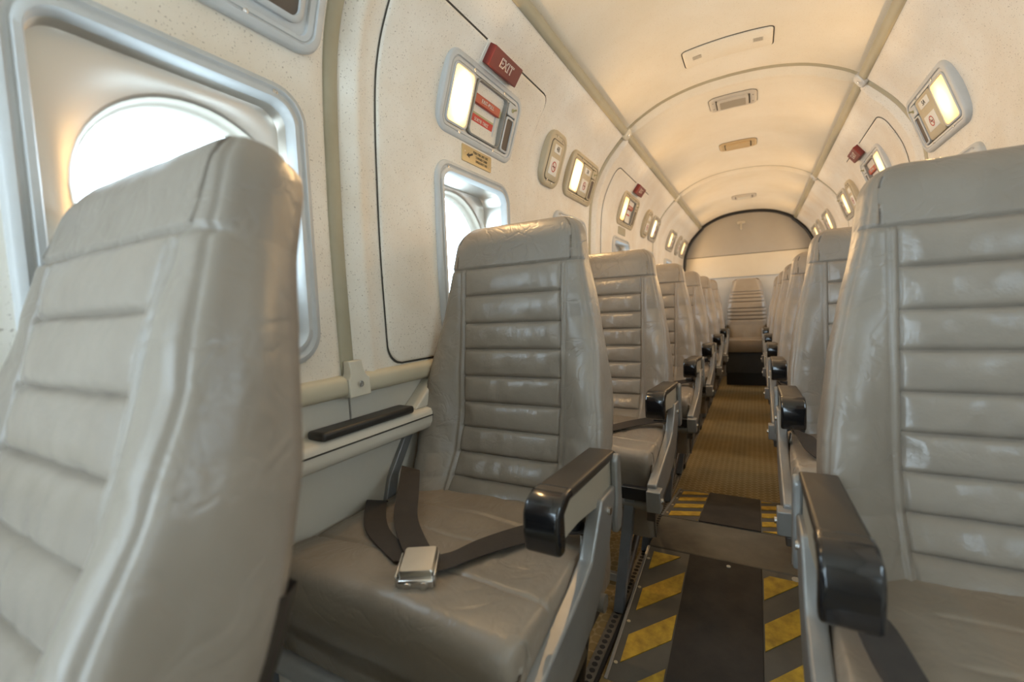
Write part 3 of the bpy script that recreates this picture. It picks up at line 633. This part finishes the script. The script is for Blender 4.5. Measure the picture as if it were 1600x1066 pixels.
# ------------------------------------------------------------------ ceiling fittings
def ceil_mtx(y):
    return Matrix(((1, 0, 0, 0), (0, -1, 0, y), (0, 0, -1, 1.8462), (0, 0, 0, 1)))
def arch(o, bias=0):       # wrap a flat fitting onto the ceiling arch
    for v in o.data.vertices:
        x = v.co.x; z = interp(abs(x), [p[0] for p in CPc[::-1]], [p[1] for p in CPc[::-1]]); v.co.z += 1.8462 - z
    return o
def dense(o):              # split long fittings so that they bend
    me = o.data
    import bmesh
    bm = bmesh.new(); bm.from_mesh(me)
    for x in lin(-.16, .16, 16):
        bmesh.ops.bisect_plane(bm, geom=bm.verts[:] + bm.edges[:] + bm.faces[:], plane_co=(x, 0, 0), plane_no=(1, 0, 0))
    bm.to_mesh(me); bm.free(); return o
v1 = arch(dense(plate('ceiling_air_panel', 0, 0, .305, .130, .014, -.008, .006, M_ceil, None, .004, mtx=ceil_mtx(1.962)))); tag(v1, 'long cream ceiling plate with two small grilles before the second ring', 'ceiling panel')
arch(dense(MB().loft([(.313, .138, .017, 0, 0, -.008), (.313, .138, .017, 0, 0, .0012)]).build('plate_gap', M_seam, v1)))
for x in (-.105, .105):
    g = arch(MB().box(x - .016, x + .016, -.013, .013, .0, .0062).build('grille', M_grill, v1, smooth=False))
    for i in range(8): arch(MB().box(x - .015 + i * .004, x - .0132 + i * .004, -.013, .013, .006, .008).build('grille_bar', M_ceil, g, smooth=False))
def ceil_fit(y, w, d, m, label, mid, name):
    o = arch(dense(MB().loft([(w, d, .03, 0, 0, -.01), (w, d, .03, 0, 0, .004), (w - .006, d - .006, .028, 0, 0, .007), (w - .03, d - .03, .02, 0, 0, .008)], cap1=True).build(name, m, None, mtx=ceil_mtx(y)))); tag(o, label, 'ceiling fitting')
    arch(dense(MB().loft([(w + .004, d + .004, .032, 0, 0, -.01), (w + .004, d + .004, .032, 0, 0, .0015)]).build('shadow_gasket', M_seam, o)))
    arch(dense(MB().loft([(w * .66, d * .72, .012, 0, 0, .004), (w * .66, d * .72, .012, 0, 0, .015), (w * .62, d * .64, .010, 0, 0, .017)]).build('cover', m, o)))
    arch(dense(MB().loft([(w * .54, d * .50, .006, 0, 0, .015), (w * .54, d * .50, .006, 0, 0, .0178)]).build('cover_grille', mid, o)))
    for s in (-1, 1):
        arch(MB().box(s * w * .345 - .003, s * w * .345 + .003, -d * .34, d * .34, .004, .0095).build('slot', M_seam, o, smooth=False))
        for q in (-1, 1): arch(MB().cyl((s * w * .42, q * d * .22, .006), (0, 0, 1), .003, .0025, 8).build('screw', M_steel, o))
ceil_fit(2.49, .205, .165, M_cgrey, 'grey ceiling speaker just behind the second ceiling ring', M_grill, 'ceiling_speaker')
ceil_fit(3.19, .205, .15, M_ctan, 'tan ceiling speaker between the second and third ceiling rings', M_ctan, 'ceiling_speaker')
ceil_fit(4.80, .20, .17, M_cgrey, 'grey ceiling speaker before the rear bulkhead', M_bracket, 'ceiling_speaker')

# ------------------------------------------------------------------ aisle ramps over the wing spar, floor tracks
def rz(y):
    return interp(y, [.95, 1.45, 1.685, 2.15], [.0, .075, .075, .0])
def slab(y0, y1, x0, x1, up0, th, name, m, parent=None, bev=.0015):
    v = []
    for y in (y0, y1):
        for x in (x0, x1):
            v += [(x, y, max(rz(y) + up0 - th, -.02)), (x, y, rz(y) + up0)]
    return mesh(name, v, [(0, 4, 5, 1), (2, 3, 7, 6), (0, 1, 3, 2), (4, 6, 7, 5), (1, 5, 7, 3), (0, 2, 6, 4)], m, parent, smooth=False, bevel=bev)
def stripes(parent, y0, y1, x0, x1, base, period, th, slope):
    """yellow bands y = base + k*period + slope*(x-x0), clipped to the plate"""
    for k in range(-4, 8):
        a = base + k * period; poly = [(x0, a), (x1, a + slope * (x1 - x0)), (x1, a + th + slope * (x1 - x0)), (x0, a + th)]
        for lim, sgn in ((y0, 1), (y1, -1)):
            out = []
            for i in range(len(poly)):
                p, q = poly[i], poly[(i + 1) % len(poly)]; ip = sgn * (p[1] - lim) >= 0; iq = sgn * (q[1] - lim) >= 0
                if ip: out.append(p)
                if ip != iq: t = (lim - p[1]) / (q[1] - p[1]); out.append((lerp(p[0], q[0], t), lim))
            poly = out
            if not poly: break
        if len(poly) < 3: continue
        n = len(poly); v = [(x, y, rz(y) + .0022) for x, y in poly] + [(x, y, rz(y) - .004) for x, y in poly]
        mesh('yellow_stripe', v, [tuple(range(n)), tuple(range(n, 2 * n))[::-1]] + [(i, n + i, n + (i + 1) % n, (i + 1) % n) for i in range(n)], M_yel, parent, smooth=False)
HX = .228

def ramp(y0, y1, label, base_l, base_r, period, th, slope, cy0, cy1):
    p = slab(y0, y1, -HX, HX, 0, .1, 'aisle_ramp', M_ramp); tag(p, label, 'ramp')
    slab(cy0, cy1, -.100, .100, .004, .012, 'walking_mat', M_mat, p, .001)
    stripes(p, y0 + .012, y1 - .024, -.207, -.104, base_l, period, th, slope); stripes(p, y0 + .012, y1 - .024, .104, .207, base_r, period, th, slope)
    for s in (-1, 1):
        for i in range(4):
            y = lerp(y0 + .05, y1 - .06, i / 3); MB().cyl((s * .217, y, rz(y) - .002), (0, 0, 1), .005, .0035, 10).build('rivet', M_tan, p)
    for s in (-1, 1): slab(y0, y1, s * HX - .004, s * HX + .004, .0025, .05, 'edge_trim', M_alu, p, .001)
    return p
r1 = ramp(.952, 1.449, 'near aisle ramp with slanted yellow hazard stripes rising to the spar cover', 1.173 - .168, 1.158 - .168, .168, .083, 1.03, .96, 1.447)
MB().cyl((.012, 1.425, rz(1.425) + .003), (0, 0, 1), .006, .003, 12).build('mat_rivet', M_bracket, r1)
MB().cyl((.185, 1.435, rz(1.435) - .001), (0, 0, 1), .011, .004, 16).build('floor_screw', M_bracket, r1)
ramp(1.687, 2.148, 'far aisle ramp with level yellow bands descending to the carpet', 1.70 - .115, 1.70 - .06 - .115, .115, .058, .58, 1.69, 2.146)
cap = MB().prism([(1.451, .0), (1.451, .073), (1.456, .0765), (1.68, .0765), (1.685, .073), (1.685, 0)], -HX, HX).build('spar_cover', M_cap, smooth=False, bevel=.002)
tag(cap, 'scuffed olive brown spar cover step across the aisle between the ramps', 'floor step')
for s in (-1, 1):      # perforated seat track along each side of the aisle
    t = MB().box(s * .262 - .014, s * .262 + .014, YF + .01, 5.55, -.002, .006).build('trim_%d' % (1 if s < 0 else 2), M_trackm, smooth=False); tag(t, 'perforated metal seat track along the %s edge of the aisle' % ('left' if s < 0 else 'right'), kind='structure')
    mb = MB()
    for i in range(250):
        y = .3 + i * .0205; mb.cyl((s * .262, y, .0058), (0, 0, 1), .0075, .0006, 8)
    h = mb.build('track_hole', M_dark, t, smooth=False); h['kind'] = 'stuff'
    t2 = MB().box(s * .632 - .014, s * .632 + .014, YF + .01, 5.55, -.002, .006).build('outer_seat_track', M_trackm, t, smooth=False)
    ed = MB().box(s * .243 - .004, s * .243 + .004, .6, 1.45, 0, .010).build('edge_strip', M_black, t, smooth=False)

# ------------------------------------------------------------------ seats
YO = .60        # local origin: row-two y minus this
SEAM_H = .985
SEAMS = [.919, .851, .788, .723, .660, .600, .543, .493]
ZTOP = 1.092
def back_w(z): return interp(z, [.40, .47, .57, .65, .78, .88, .98, 1.04, 1.10], [.222, .232, .238, .234, .218, .198, .177, .169, .163])
def back_f(z): return interp(z, [.40, .46, .493, .543, .60, .66, .79, .92, .985, 1.05, 1.10], [.775, .795, .828, .858, .876, .888, .902, .915, .923, .935, .950]) - YO
def back_t(z): return interp(z, [.40, .50, .60, .70, .80, .95, 1.05, 1.10], [.055, .066, .085, .104, .110, .098, .092, .090])
def back_b(z): return interp(z, [.42, .50, .60, .70, .78, .86, .96, 1.1], [.026, .042, .048, .040, .020, .004, .0, .0])
UC = .128
def back_profile(z, zi):
    pass
def make_back(parent, seed=0):
    """lofted upholstered backrest; split into shell, headrest and sewn channels"""
    zs = lin(.40, 1.04, 40) + [.985 + e for e in (-.012, -.006, -.003, 0, .003, .006, .012)]
    for s in SEAMS: zs += [s + e for e in (-.010, -.006, -.003, 0, .003, .006, .010)]
    zs = uniq(zs); zs = [z for z in zs if z <= 1.04]
    levels = [(z, 1.0, 0.0) for z in zs]
    R = ZTOP - 1.04
    for i in range(1, 9):
        a = math.radians(90 * i / 8); levels.append((1.04 + R * math.sin(a), math.cos(a), a))
    us_c = [-UC, -UC + .003, -UC + .006, -UC + .012] + lin(-UC + .02, UC - .02, 30) + [UC - .012, UC - .006, UC - .003, UC]
    us_o = [.003, .006, .009, .012, .015, .018, .024]
    P = []; n0 = None
    for z, cs, a in levels:
        w = back_w(z); f0 = back_f(z); t = back_t(z); b = back_b(z); er = .024
        row = []
        outer = [UC + e for e in us_o] + [lerp(UC + .024, w - er, q) for q in (.15, .3, .45, .6, .75, .9, 1.0)]
        edge = [(w - er + er * math.sin(math.radians(q)), er * (1 - math.cos(math.radians(q)))) for q in (15, 30, 38, 45, 52, 60, 75, 88)]
        front = [(-x, None) for x in outer[::-1]] + [(x, None) for x in us_c] + [(x, None) for x in outer]
        full = [(-x, d) for x, d in edge[::-1]] + front + edge
        sh = 0; ym = f0 - b * .3 + t * .5
        for x, d in full:
            ax = abs(x); y = f0
            if ax > UC: y -= b * math.sin(min((ax - UC) / max(w - er - UC, .02), 1) * math.pi / 2) ** 1.3
            if d is not None:
                y = f0 - b + d
                k = {45: .0030, 38: .0008, 52: .0008}.get(round(math.degrees(math.acos(max(-1, min(1, 1 - d / er))))), 0) 
                y += k * .7; x -= math.copysign(k * .7, x)
            if ax <= UC + 1e-6 and z < SEAM_H:
                lo = max([s for s in SEAMS if s <= z] + [.44]); hi = min([s for s in SEAMS + [SEAM_H] if s > z])
                wk = noise.noise(Vector((x * 34 + 11 + lo * 40, z * 12, seed + 4))) + .6 * noise.noise(Vector((x * 70 + z * 30, z * 26, seed + 9)))
                q = (z - lo) / (hi - lo); y += wk * .0030 * (1 - abs(2 * q - 1) ** 2) * interp(z, [.5, .6, .8, .95], [1.2, 1.3, 1.0, .35]); y -= .0065 * (1 - abs(2 * q - 1) ** 3) * min((UC - ax) / .03, 1)
                for s in SEAMS: y += .0045 * math.exp(-((z - s) / .0032) ** 2)
            y += .0055 * math.exp(-((z - SEAM_H) / .0035) ** 2) if d is None or d < .02 else 0
            if z < SEAM_H:
                for c in (UC, UC + .013): y += .0028 * math.exp(-((ax - c) / .0022) ** 2)
                y -= .0025 * math.exp(-((ax - UC - .0065) / .003) ** 2)
            nv = noise.noise(Vector((x * 9 + seed, z * 14, seed * 3.1))) * .004 + noise.noise(Vector((x * 26 + z * 22, z * 12 - x * 10, seed))) * .0022
            if ax > UC: y += nv * 1.3 * (1 if d is None else max(0, 1 - d / er) ** 2)
            else: y += nv * .6
            row.append((x, y + sh, z))
        # right side, back, left side
        ye = f0 - b + er; yb = f0 + t
        side = [(w + .004 * math.sin(math.pi * q) - .010 * q * q, lerp(ye + .004, yb - .02, q)) for q in (0.05, .2, .4, .6, .8, 1.0)]
        def nz(x, y): return noise.noise(Vector((y * 16 + 5 + seed, z * 11 - y * 14, x * 3))) * .0045
        for x, y in side: row.append((x + nz(x, y) * sstep(ye, ye + .03, y), y + sh * (1 - (y - ye) / t), z))
        cx = side[-1][0]
        for q in (.96, .85, .6, .3, 0, -.3, -.6, -.85, -.96): row.append((cx * q, yb - (.004 if abs(q) > .9 else 0), z))
        for x, y in side[::-1]: row.append((-x + nz(-x, y) * sstep(ye, ye + .03, y), y + sh * (1 - (y - ye) / t), z))
        if cs < 1: row = [(x * (1 - (1 - cs) * .050 / w), ym + (y - ym) * (.30 + .70 * cs), zz) for x, y, zz in row]
        P.append(row)
    m = len(P[0]); mb = MB().grid(P, closed=True)
    mb.f.append(tuple((len(P) - 1) * m + j for j in range(m))); mb.f.append(tuple(range(m))[::-1])
    nE = 8 + len(us_o) + 7; c0 = nE; c1 = nE + len(us_c) - 1
    regions = {}
    for fi, f in enumerate(mb.f):
        if len(f) > 4: k = 'head' if fi == len(mb.f) - 2 else 'shell'
        else:
            i, j = f[0] // m, f[0] % m; zm = (P[i][0][2] + P[min(i + 1, len(P) - 1)][0][2]) / 2
            if zm > SEAM_H: k = 'head'
            elif c0 <= j < c1 and zm > .445:
                k = 'c%d' % sum(1 for s in SEAMS if zm > s)
            else: k = 'shell'
        regions.setdefault(k, []).append(f)
    def part(name, fs, m_, par):
        used = sorted({i for f in fs for i in f}); mp = {u: i for i, u in enumerate(used)}
        return mesh(name, [mb.v[u] for u in used], [tuple(mp[i] for i in f) for f in fs], m_, par, autos=False)
    sh = part('backrest', regions['shell'], M_leather, parent)
    part('headrest', regions['head'], M_leather_head, sh)
    for i in range(len(SEAMS) + 1):
        if 'c%d' % i in regions: part('back_channel', regions['c%d' % i], M_leather_panel, sh)
    # dark plastic shell at the lower rear
    P2 = []
    for z in lin(.36, .70, 8):
        w = back_w(max(z, .42)) - .012; yb = back_f(max(z, .42)) + back_t(max(z, .42))
        P2.append([(-w, yb - .05, z), (-w - .002, yb - .01, z), (-w + .01, yb + .008, z), (0, yb + .012, z), (w - .01, yb + .008, z), (w + .002, yb - .01, z), (w, yb - .05, z)])
    b2 = MB().grid(P2); b2.build('back_shell', M_shell, sh, angle=60)
    return sh
def make_cushion(parent):
    hw = .250; y0, y1 = .425 - YO, .815 - YO; zt = .462
    nx, ny = 44, 40; P = []
    xs = uniq(lin(-1, 1, nx) + [s * c / hw for s in (-1, 1) for c in (.125, .128, .131, .134)])
    def top(x, y):
        z = zt + .010 * (1 - (x / hw) ** 2) - .012 * sstep(.30, 0, (y - y0)) * 0 + .006 * (y1 - y) / (y1 - y0)
        g = 0
        for yy in (.535 - YO,): g += math.exp(-((y - yy) / .004) ** 2)
        if y > .535 - YO:
            for s in (-1, 1): g += math.exp(-((x - s * .131) / .004) ** 2)
            if abs(x) < .131:
                for yy in (.625 - YO, .715 - YO): g += .8 * math.exp(-((y - yy) / .004) ** 2)
        z -= .0042 * g
        z += noise.noise(Vector((x * 9, y * 13, 2.2))) * .005 + noise.noise(Vector((x * 22 + y * 10, y * 22, 7))) * .0018
        return z
    r = .030
    ysl = uniq(lin(y0 + r, y1, ny) + [v - YO + e for v in (.535, .625, .715) for e in (-.006, -.003, 0, .003, .006)])
    prof = []        # front drop then roll to top then to the rear
    for z in lin(.205, zt - r, 8): prof.append(('f', z))
    for a in range(1, 7): prof.append(('r', math.radians(15 * a)))
    for y in ysl[1:]: prof.append(('t', y))
    for k, val in prof:
        row = []
        def pt(x):
            if k == 'f': return (y0 + (zt - r - val) * .20 + .003 * math.sin(x * 30 + val * 20) * (1 - (val - .205) / .23), val)
            if k == 'r': 
                tz = top(x, y0 + r); return (y0 + r - r * math.cos(val), tz - r + r * math.sin(val))
            return (val, top(x, val))
        er = .022
        # side skirt left, rounded corner, top, rounded corner, side skirt right
        for s in (-1,):
            y, z = pt(-hw + er); yy = y
            zb = .335 if k != 'f' else None
            for q in (0, .4, .8): row.append((-hw - .004 * q * (1 - q) * 4, yy + (.01 if k == 'f' else 0), lerp(min(zb, z - er) if zb else z, z - er if k != 'f' else z, q)))
            for a in (0, 22, 45, 67): row.append((-hw + er - er * math.cos(math.radians(a)), yy + (er * (1 - math.sin(math.radians(a))) if k != 't' else 0), z - (er - er * math.sin(math.radians(a))) * (0 if k == 'f' else 1)))
        for u in xs:
            x = u * (hw - er); y, z = pt(x)
            d = (hw - er) - abs(x)
            if k == 't': z -= .0028 * math.exp(-(d / .003) ** 2)
            row.append((x, y, z))
        y, z = pt(hw - er)
        for a in (67, 45, 22, 0): row.append((hw - er + er * math.cos(math.radians(a)), y + (er * (1 - math.sin(math.radians(a))) if k != 't' else 0), z - (er - er * math.sin(math.radians(a))) * (0 if k == 'f' else 1)))
        for q in (.8, .4, 0): row.append((hw + .004 * q * (1 - q) * 4, y + (.01 if k == 'f' else 0), lerp(min(.335, z - er) if k != 'f' else z, z - er if k != 'f' else z, q)))
        P.append(row)
    mb = MB().grid(P); mb.f = flip(mb.f) if False else mb.f
    c = mb.build('seat_cushion', M_leather_seat, parent, autos=False)
    MB().box(-.235, .235, y0 + .05, y1, .28, .35).build('seat_pan', M_shell, parent, smooth=False)
    return c
def strip(path, widths, th, name, m, parent):
    """webbing: path of (point, width direction)"""
    P = []
    for p, wd in path:
        p = Vector(p); wd = Vector(wd).normalized() * widths / 2
        P.append([p - wd, p + wd])
    mb = MB(); n = len(P); up = Vector((0, 0, th)); V = []
    for a, b in P: V += [a, b, b + up, a + up]
    fs = []
    for i in range(n - 1):
        for j in range(4): fs.append((i * 4 + j, i * 4 + (j + 1) % 4, i * 4 + 4 + (j + 1) % 4, i * 4 + 4 + j))
    fs += [(3, 2, 1, 0), tuple(range((n - 1) * 4, n * 4))]
    return mesh(name, V, fs, m, parent, smooth=True, angle=40)
def smooth_path(ctrl, n=6):
    ps = catmull([tuple(c[0]) for c in ctrl], n); ws = catmull([tuple(c[1]) for c in ctrl], n)
    return list(zip(ps, ws))
def make_seat(sg, label, cat='seat'):
    """sg = +1: aisle on the +x side (left-hand row), -1 mirrored"""
    e = empty('cabin_seat'); tag(e, label, cat, 'grey leather cabin seats along the aisle')
    back = make_back(e); make_cushion(e)
    X = lambda x: sg * x
    # ---- aisle side frame
    fr = [(.712, .548), (.700, .530), (.675, .500), (.650, .470), (.60, .452), (.458, .421), (.375, .402), (.372, .325), (.46, .335), (.557, .347), (.645, .368), (.70, .400), (.745, .450), (.765, .49), (.785, .52), (.79, .545)]
    MB().prism([(y - YO, z) for y, z in fr], X(.250), X(.275)).build('side_frame', M_alu, e, bevel=.004, angle=35)
    MB().prism([(y - YO, z) for y, z in [(.62, .358), (.375, .325), (.375, .300), (.63, .330)]], X(.246), X(.270)).build('frame_guard', M_guard, e, bevel=.004)
    # ---- armrest
    arm = MB().prism([(y - YO, z) for y, z in [(.548, .600), (.575, .606), (.80, .598), (.815, .585), (.812, .505), (.775, .498), (.70, .536), (.62, .548), (.548, .550)]], X(.221), X(.266)).build('armrest', M_armpanel, e, bevel=.003)
    pad = [(.536, .598), (.545, .612), (.565, .619), (.81, .606), (.822, .598), (.822, .586), (.80, .590), (.575, .600), (.556, .596)]
    MB().prism([(y - YO, z) for y, z in pad], X(.218), X(.270)).build('armrest_pad', M_armpad, arm, bevel=.005, seg=3)
    cap = [(.590, .618), (.562, .6185), (.540, .610), (.530, .596), (.528, .575), (.530, .545), (.536, .536), (.552, .536), (.556, .55), (.556, .590), (.575, .601), (.590, .601)]
    MB().prism([(y - YO, z) for y, z in cap], X(.216), X(.272)).build('armrest_end_cap', M_armcap, arm, bevel=.006, seg=3)
    MB().prism([(y - YO, z) for y, z in [(.790, .592), (.80, .603), (.818, .597), (.822, .48), (.81, .455), (.785, .455), (.780, .49), (.79, .52)]], X(.266), X(.279)).build('armrest_hinge_plate', M_alu, arm, bevel=.004)
    MB().cyl((X(.275), .745 - YO, .515), (sg, 0, 0), .007, .004, 12).build('hinge_screw', M_steel, arm)
    # ---- legs, tubes, struts
    for yy in (.40, .75):
        v = [(X(x + d), yy + q - YO, z) for x, z in ((.158, .008), (.200, .352)) for d in (-.014, .014) for q in (-.015, .015)]
        fs = [(0, 1, 3, 2), (4, 6, 7, 5), (0, 4, 5, 1), (2, 3, 7, 6), (0, 2, 6, 4), (1, 5, 7, 3)]
        mesh('leg', v, fs if sg < 0 else flip(fs), M_leg, e, smooth=False, bevel=.003)
    for yy in (.40, .75):
        MB().box(min(X(-.20), X(-.23)), max(X(-.20), X(-.23)), yy - .015 - YO, yy + .015 - YO, .006, .33).build('leg', M_leg, e, bevel=.003)
        MB().tube([(X(-.24), yy - YO, .335), (X(.262), yy - YO, .335)], .016, 12).build('cross_tube', M_alu, e)
    MB().box(min(X(-.20), X(.165)), max(X(-.20), X(.165)), .392 - YO, .408 - YO, .095, .118).build('foot_bar', M_alu, e, bevel=.002)
    MB().tube([(X(.172), .42 - YO, .08), (X(.197), .74 - YO, .31)], .010, 10).build('diagonal_strut', M_guard, e)
    st = MB().tube([(X(.24), .80 - YO, .42), (X(.20), .835 - YO, .30), (X(.158), .85 - YO, .03)], .012, 10).build('rear_strut', M_black, e)
    MB().box(min(X(.138), X(.176)), max(X(.138), X(.176)), .825 - YO, .875 - YO, .006, .032).build('track_foot', M_black, e, bevel=.004)
    cl = MB().box(min(X(.252), X(.288)), max(X(.252), X(.288)), .352 - YO, .392 - YO, .335, .392).build('frame_clamp', M_alu, e, bevel=.003)
    MB().cyl((X(.288), .372 - YO, .362), (sg, 0, 0), .008, .005, 10).build('clamp_bolt', M_steel, cl)
    MB().box(min(X(.18), X(.262)), max(X(.18), X(.262)), .378 - YO, .40 - YO, .35, .385).build('clamp_bracket', M_black, e, bevel=.003)
    # ---- outboard hinge bars
    for dx, pts in ((0, [(.70, .36), (.745, .50), (.83, .62)]), (.02, [(.74, .36), (.84, .52)])):
        MB().prism([(pts[0][0] - YO, pts[0][1]), (pts[0][0] + .03 - YO, pts[0][1])] + [(p[0] + .03 - YO, p[1]) for p in pts[1:]] + [(p[0] - YO, p[1]) for p in pts[:0:-1]], X(-.262 + dx), X(-.250 + dx)).build('recline_bracket', M_alu, e, bevel=.002)
    # ---- belt anchor at the aisle side
    an = MB().box(min(X(.205), X(.235)), max(X(.205), X(.235)), .695 - YO, .74 - YO, .488, .510).build('belt_anchor', M_black, e, bevel=.005)
    MB().tube([(X(.24), .70 - YO, .485), (X(.245), .692 - YO, .42)], .004, 8).build('anchor_link', M_steel, an)
    return e
def add_belt(e, sg, kind):
    X = lambda x: sg * x
    zc = .478
    if kind == 'left':
        a = smooth_path([((-.262, .775 - YO, .40), (.5, .3, 0)), ((-.215, .765 - YO, .475), (1, .25, .1)), ((-.175, .735 - YO, .535), (1, .15, -.15)), ((-.130, .675 - YO, .515), (1, .3, -.1)), ((-.080, .610 - YO, zc + .012), (1, .5, 0)), ((.020, .530 - YO, zc + .010), (.86, .5, 0))])
        b = smooth_path([((.240, .715 - YO, .495), (-.6, .8, .2)), ((.190, .700 - YO, zc + .010), (-.6, .8, .15)), ((.14, .655 - YO, zc + .006), (-.62, .75, .12)), ((.095, .592 - YO, zc + .004), (-.5, .85, .1)), ((.075, .545 - YO, zc + .005), (-.5, .85, 0)), ((.055, .520 - YO, zc + .006), (-.5, .85, 0))])
        a2 = smooth_path([((-.258, .715 - YO, .45), (1, .3, 0)), ((-.215, .665 - YO, zc), (1, .35, 0)), ((-.12, .575 - YO, zc + .001), (1, .45, 0)), ((.01, .515 - YO, zc + .003), (.86, .5, 0))])
        bk = (.050, .496 - YO, zc + .012, 30)
    else:
        a = smooth_path([((-.262, .735 - YO, .44), (1, .3, 0)), ((-.20, .68 - YO, zc + .004), (1, .4, 0)), ((-.10, .60 - YO, zc), (1, .4, 0)), ((-.04, .545 - YO, zc + .006), (1, .5, 0))])
        b = smooth_path([((.240, .715 - YO, .495), (.25, 1, .2)), ((.215, .64 - YO, zc + .022), (1, .3, .2)), ((.195, .55 - YO, zc + .004), (1, .3, 0)), ((.165, .46 - YO, zc - .002), (1, .4, 0)), ((.14, .425 - YO, zc - .03), (1, .3, .2)), ((.13, .410 - YO, zc - .11), (1, .2, .2))])
        a2 = None; bk = (.03, .515 - YO, zc + .012, 30)
    mir = lambda pth: [((sg * p[0], p[1], p[2]), (sg * w[0], w[1], w[2])) for p, w in pth]
    bl = strip(mir(a), .047, .0022, 'seat_belt', M_belt, e)
    if a2: strip(mir(a2), .047, .0022, 'belt_tail', M_belt, bl)
    strip(mir(b), .047, .0022, 'belt_strap', M_belt, bl)
    mt = Matrix.Translation((X(bk[0]), bk[1], bk[2])) @ Matrix.Rotation(math.radians(sg * bk[3]), 4, 'Z') @ Matrix.Rotation(math.radians(8), 4, 'X')
    body = MB().box(-.027, .027, -.034, .028, -.010, .006).build('buckle', M_steel, bl, mtx=mt, bevel=.003)
    MB().loft([(.052, .058, .004, 0, .004, .006), (.052, .058, .004, 0, .004, .012), (.048, .054, .004, 0, .004, .015)]).build('buckle_lid', M_buckle, bl, mtx=mt)
    MB().box(-.030, -.027, -.030, .024, -.008, .012).box(.027, .030, -.030, .024, -.008, .012).build('buckle_side', M_steel, bl, mtx=mt, bevel=.001)
    mb = MB()
    mb.cyl((-.012, -.034, -.002), (0, -1, 0), .006, .002, 10).cyl((.012, -.034, -.002), (0, -1, 0), .006, .002, 10); mb.build('buckle_slot', M_steel, bl, mtx=mt)

PITCH_Y = .79
CX = -.417
protoL = make_seat(1, ''); protoR = make_seat(-1, '')
add_belt(protoL, 1, 'left'); add_belt(protoR, -1, 'right')
def ordn(i): return ['', 'first', 'second', 'third', 'fourth', 'fifth', 'sixth', 'seventh'][i]
def place(proto, first, row, side, label, dx=0):
    o = proto if first else copy_tree(proto)
    o.location = (side * (-CX) + dx, YO + PITCH_Y * (row - 2), 0); o['label'] = label; return o
place(protoL, True, 2, -1, 'grey leather seat by the left exit hatch with buckled belt lying on its cushion')
s1 = place(protoL, False, 1, -1, 'reclined grey leather seat beside the foremost window, no belt on its cushion', -.035); s1.location.y -= .035
for ch in list(s1.children):
    if ch.name.startswith('seat_belt'):
        for c in list(ch.children): bpy.data.objects.remove(c)
        bpy.data.objects.remove(ch)
for ch in s1.children:
    if ch.name.startswith('backrest'):      # reclined about its lower hinge
        pv = Vector((0, .80 - YO, .44)); ch.matrix_local = Matrix.Translation(pv) @ Matrix.Rotation(math.radians(-9.5), 4, 'X') @ Matrix.Translation(-pv)
for row in range(3, 8):
    place(protoL, False, row, -1, 'grey leather left-side seat, %s seat behind the reclined front one' % ordn(row - 1))
place(protoR, True, 2, 1, 'grey leather seat on the right side in the row of the left exit hatch')
for row in range(3, 8):
    place(protoR, False, row, 1, 'grey leather right-side seat, %s behind the one opposite the exit hatch' % ordn(row - 2))
# ---- single seat in the middle of the rear row
def rear_seat():
    e = empty('rear_middle_seat', (0, 5.385, 0)); tag(e, 'single grey seat at the end of the aisle with many horizontal seams', 'seat')
    zs = uniq(lin(.46, 1.06, 150)); seams = [.955, .925, .885, .845, .775, .735, .695, .655]; P = []
    for z in zs + [1.075, 1.088, 1.096, 1.10]:
        w = interp(z, [.46, .60, .80, 1.0, 1.06, 1.085, 1.10], [.175, .195, .185, .150, .135, .125, .10]); f0 = interp(z, [.46, .6, .9, 1.1], [-.02, .02, .06, .12]); t = interp(z, [.46, 1.06, 1.085, 1.10], [.10, .07, .05, .01]); row = []
        for u in lin(-1, 1, 16):
            y = f0 - .01 * (1 - u * u) + .03 * max(0, abs(u) - .85) / .15
            for s in seams: y += .012 * math.exp(-((z - s) / .006) ** 2) * (1 if abs(u) < .9 else .3)
            row.append((w * u, y, z))
        row += [(w + .004, f0 + t * .5, z), (w - .01, f0 + t, z), (0, f0 + t, z), (-w + .01, f0 + t, z), (-w - .004, f0 + t * .5, z)]
        P.append(row)
    mb = MB().grid(P, closed=True); m = len(P[0]); mb.f.append(tuple((len(P) - 1) * m + j for j in range(m))); mb.build('backrest', M_leather, e, autos=False)
    c = MB().loft([(.36, .40, .05, 0, .0, 0), (.37, .42, .05, 0, 0, .03), (.37, .42, .05, 0, 0, .09), (.35, .40, .05, 0, 0, .12), (.30, .35, .05, 0, 0, .125)], cap0=True, k=4).build('seat_cushion', M_leather_seat, e, mtx=Matrix.Translation((0, -.18, .345)))
    MB().box(-.03, .03, .015, .035, .46, .475).build('belt_tag', M_white, e, bevel=.002)
    MB().box(-.185, .185, -.36, .20, .13, .34).build('base_box', M_bin, e, bevel=.006)
    MB().box(-.18, .18, -.33, .20, .0, .13).build('kick_base', M_black, e, smooth=False)
    for s in (-1, 1):
        MB().box(s * .195 - .012, s * .195 + .012, -.30, .05, .36, .56).build('side_support', M_alu, e, bevel=.005)
    for s in (-1, 1):
        MB().box(s * .205 - .022, s * .205 + .022, -.26, .06, .56, .61).build('armrest', M_armcap, e, bevel=.012, seg=3)
rear_seat()
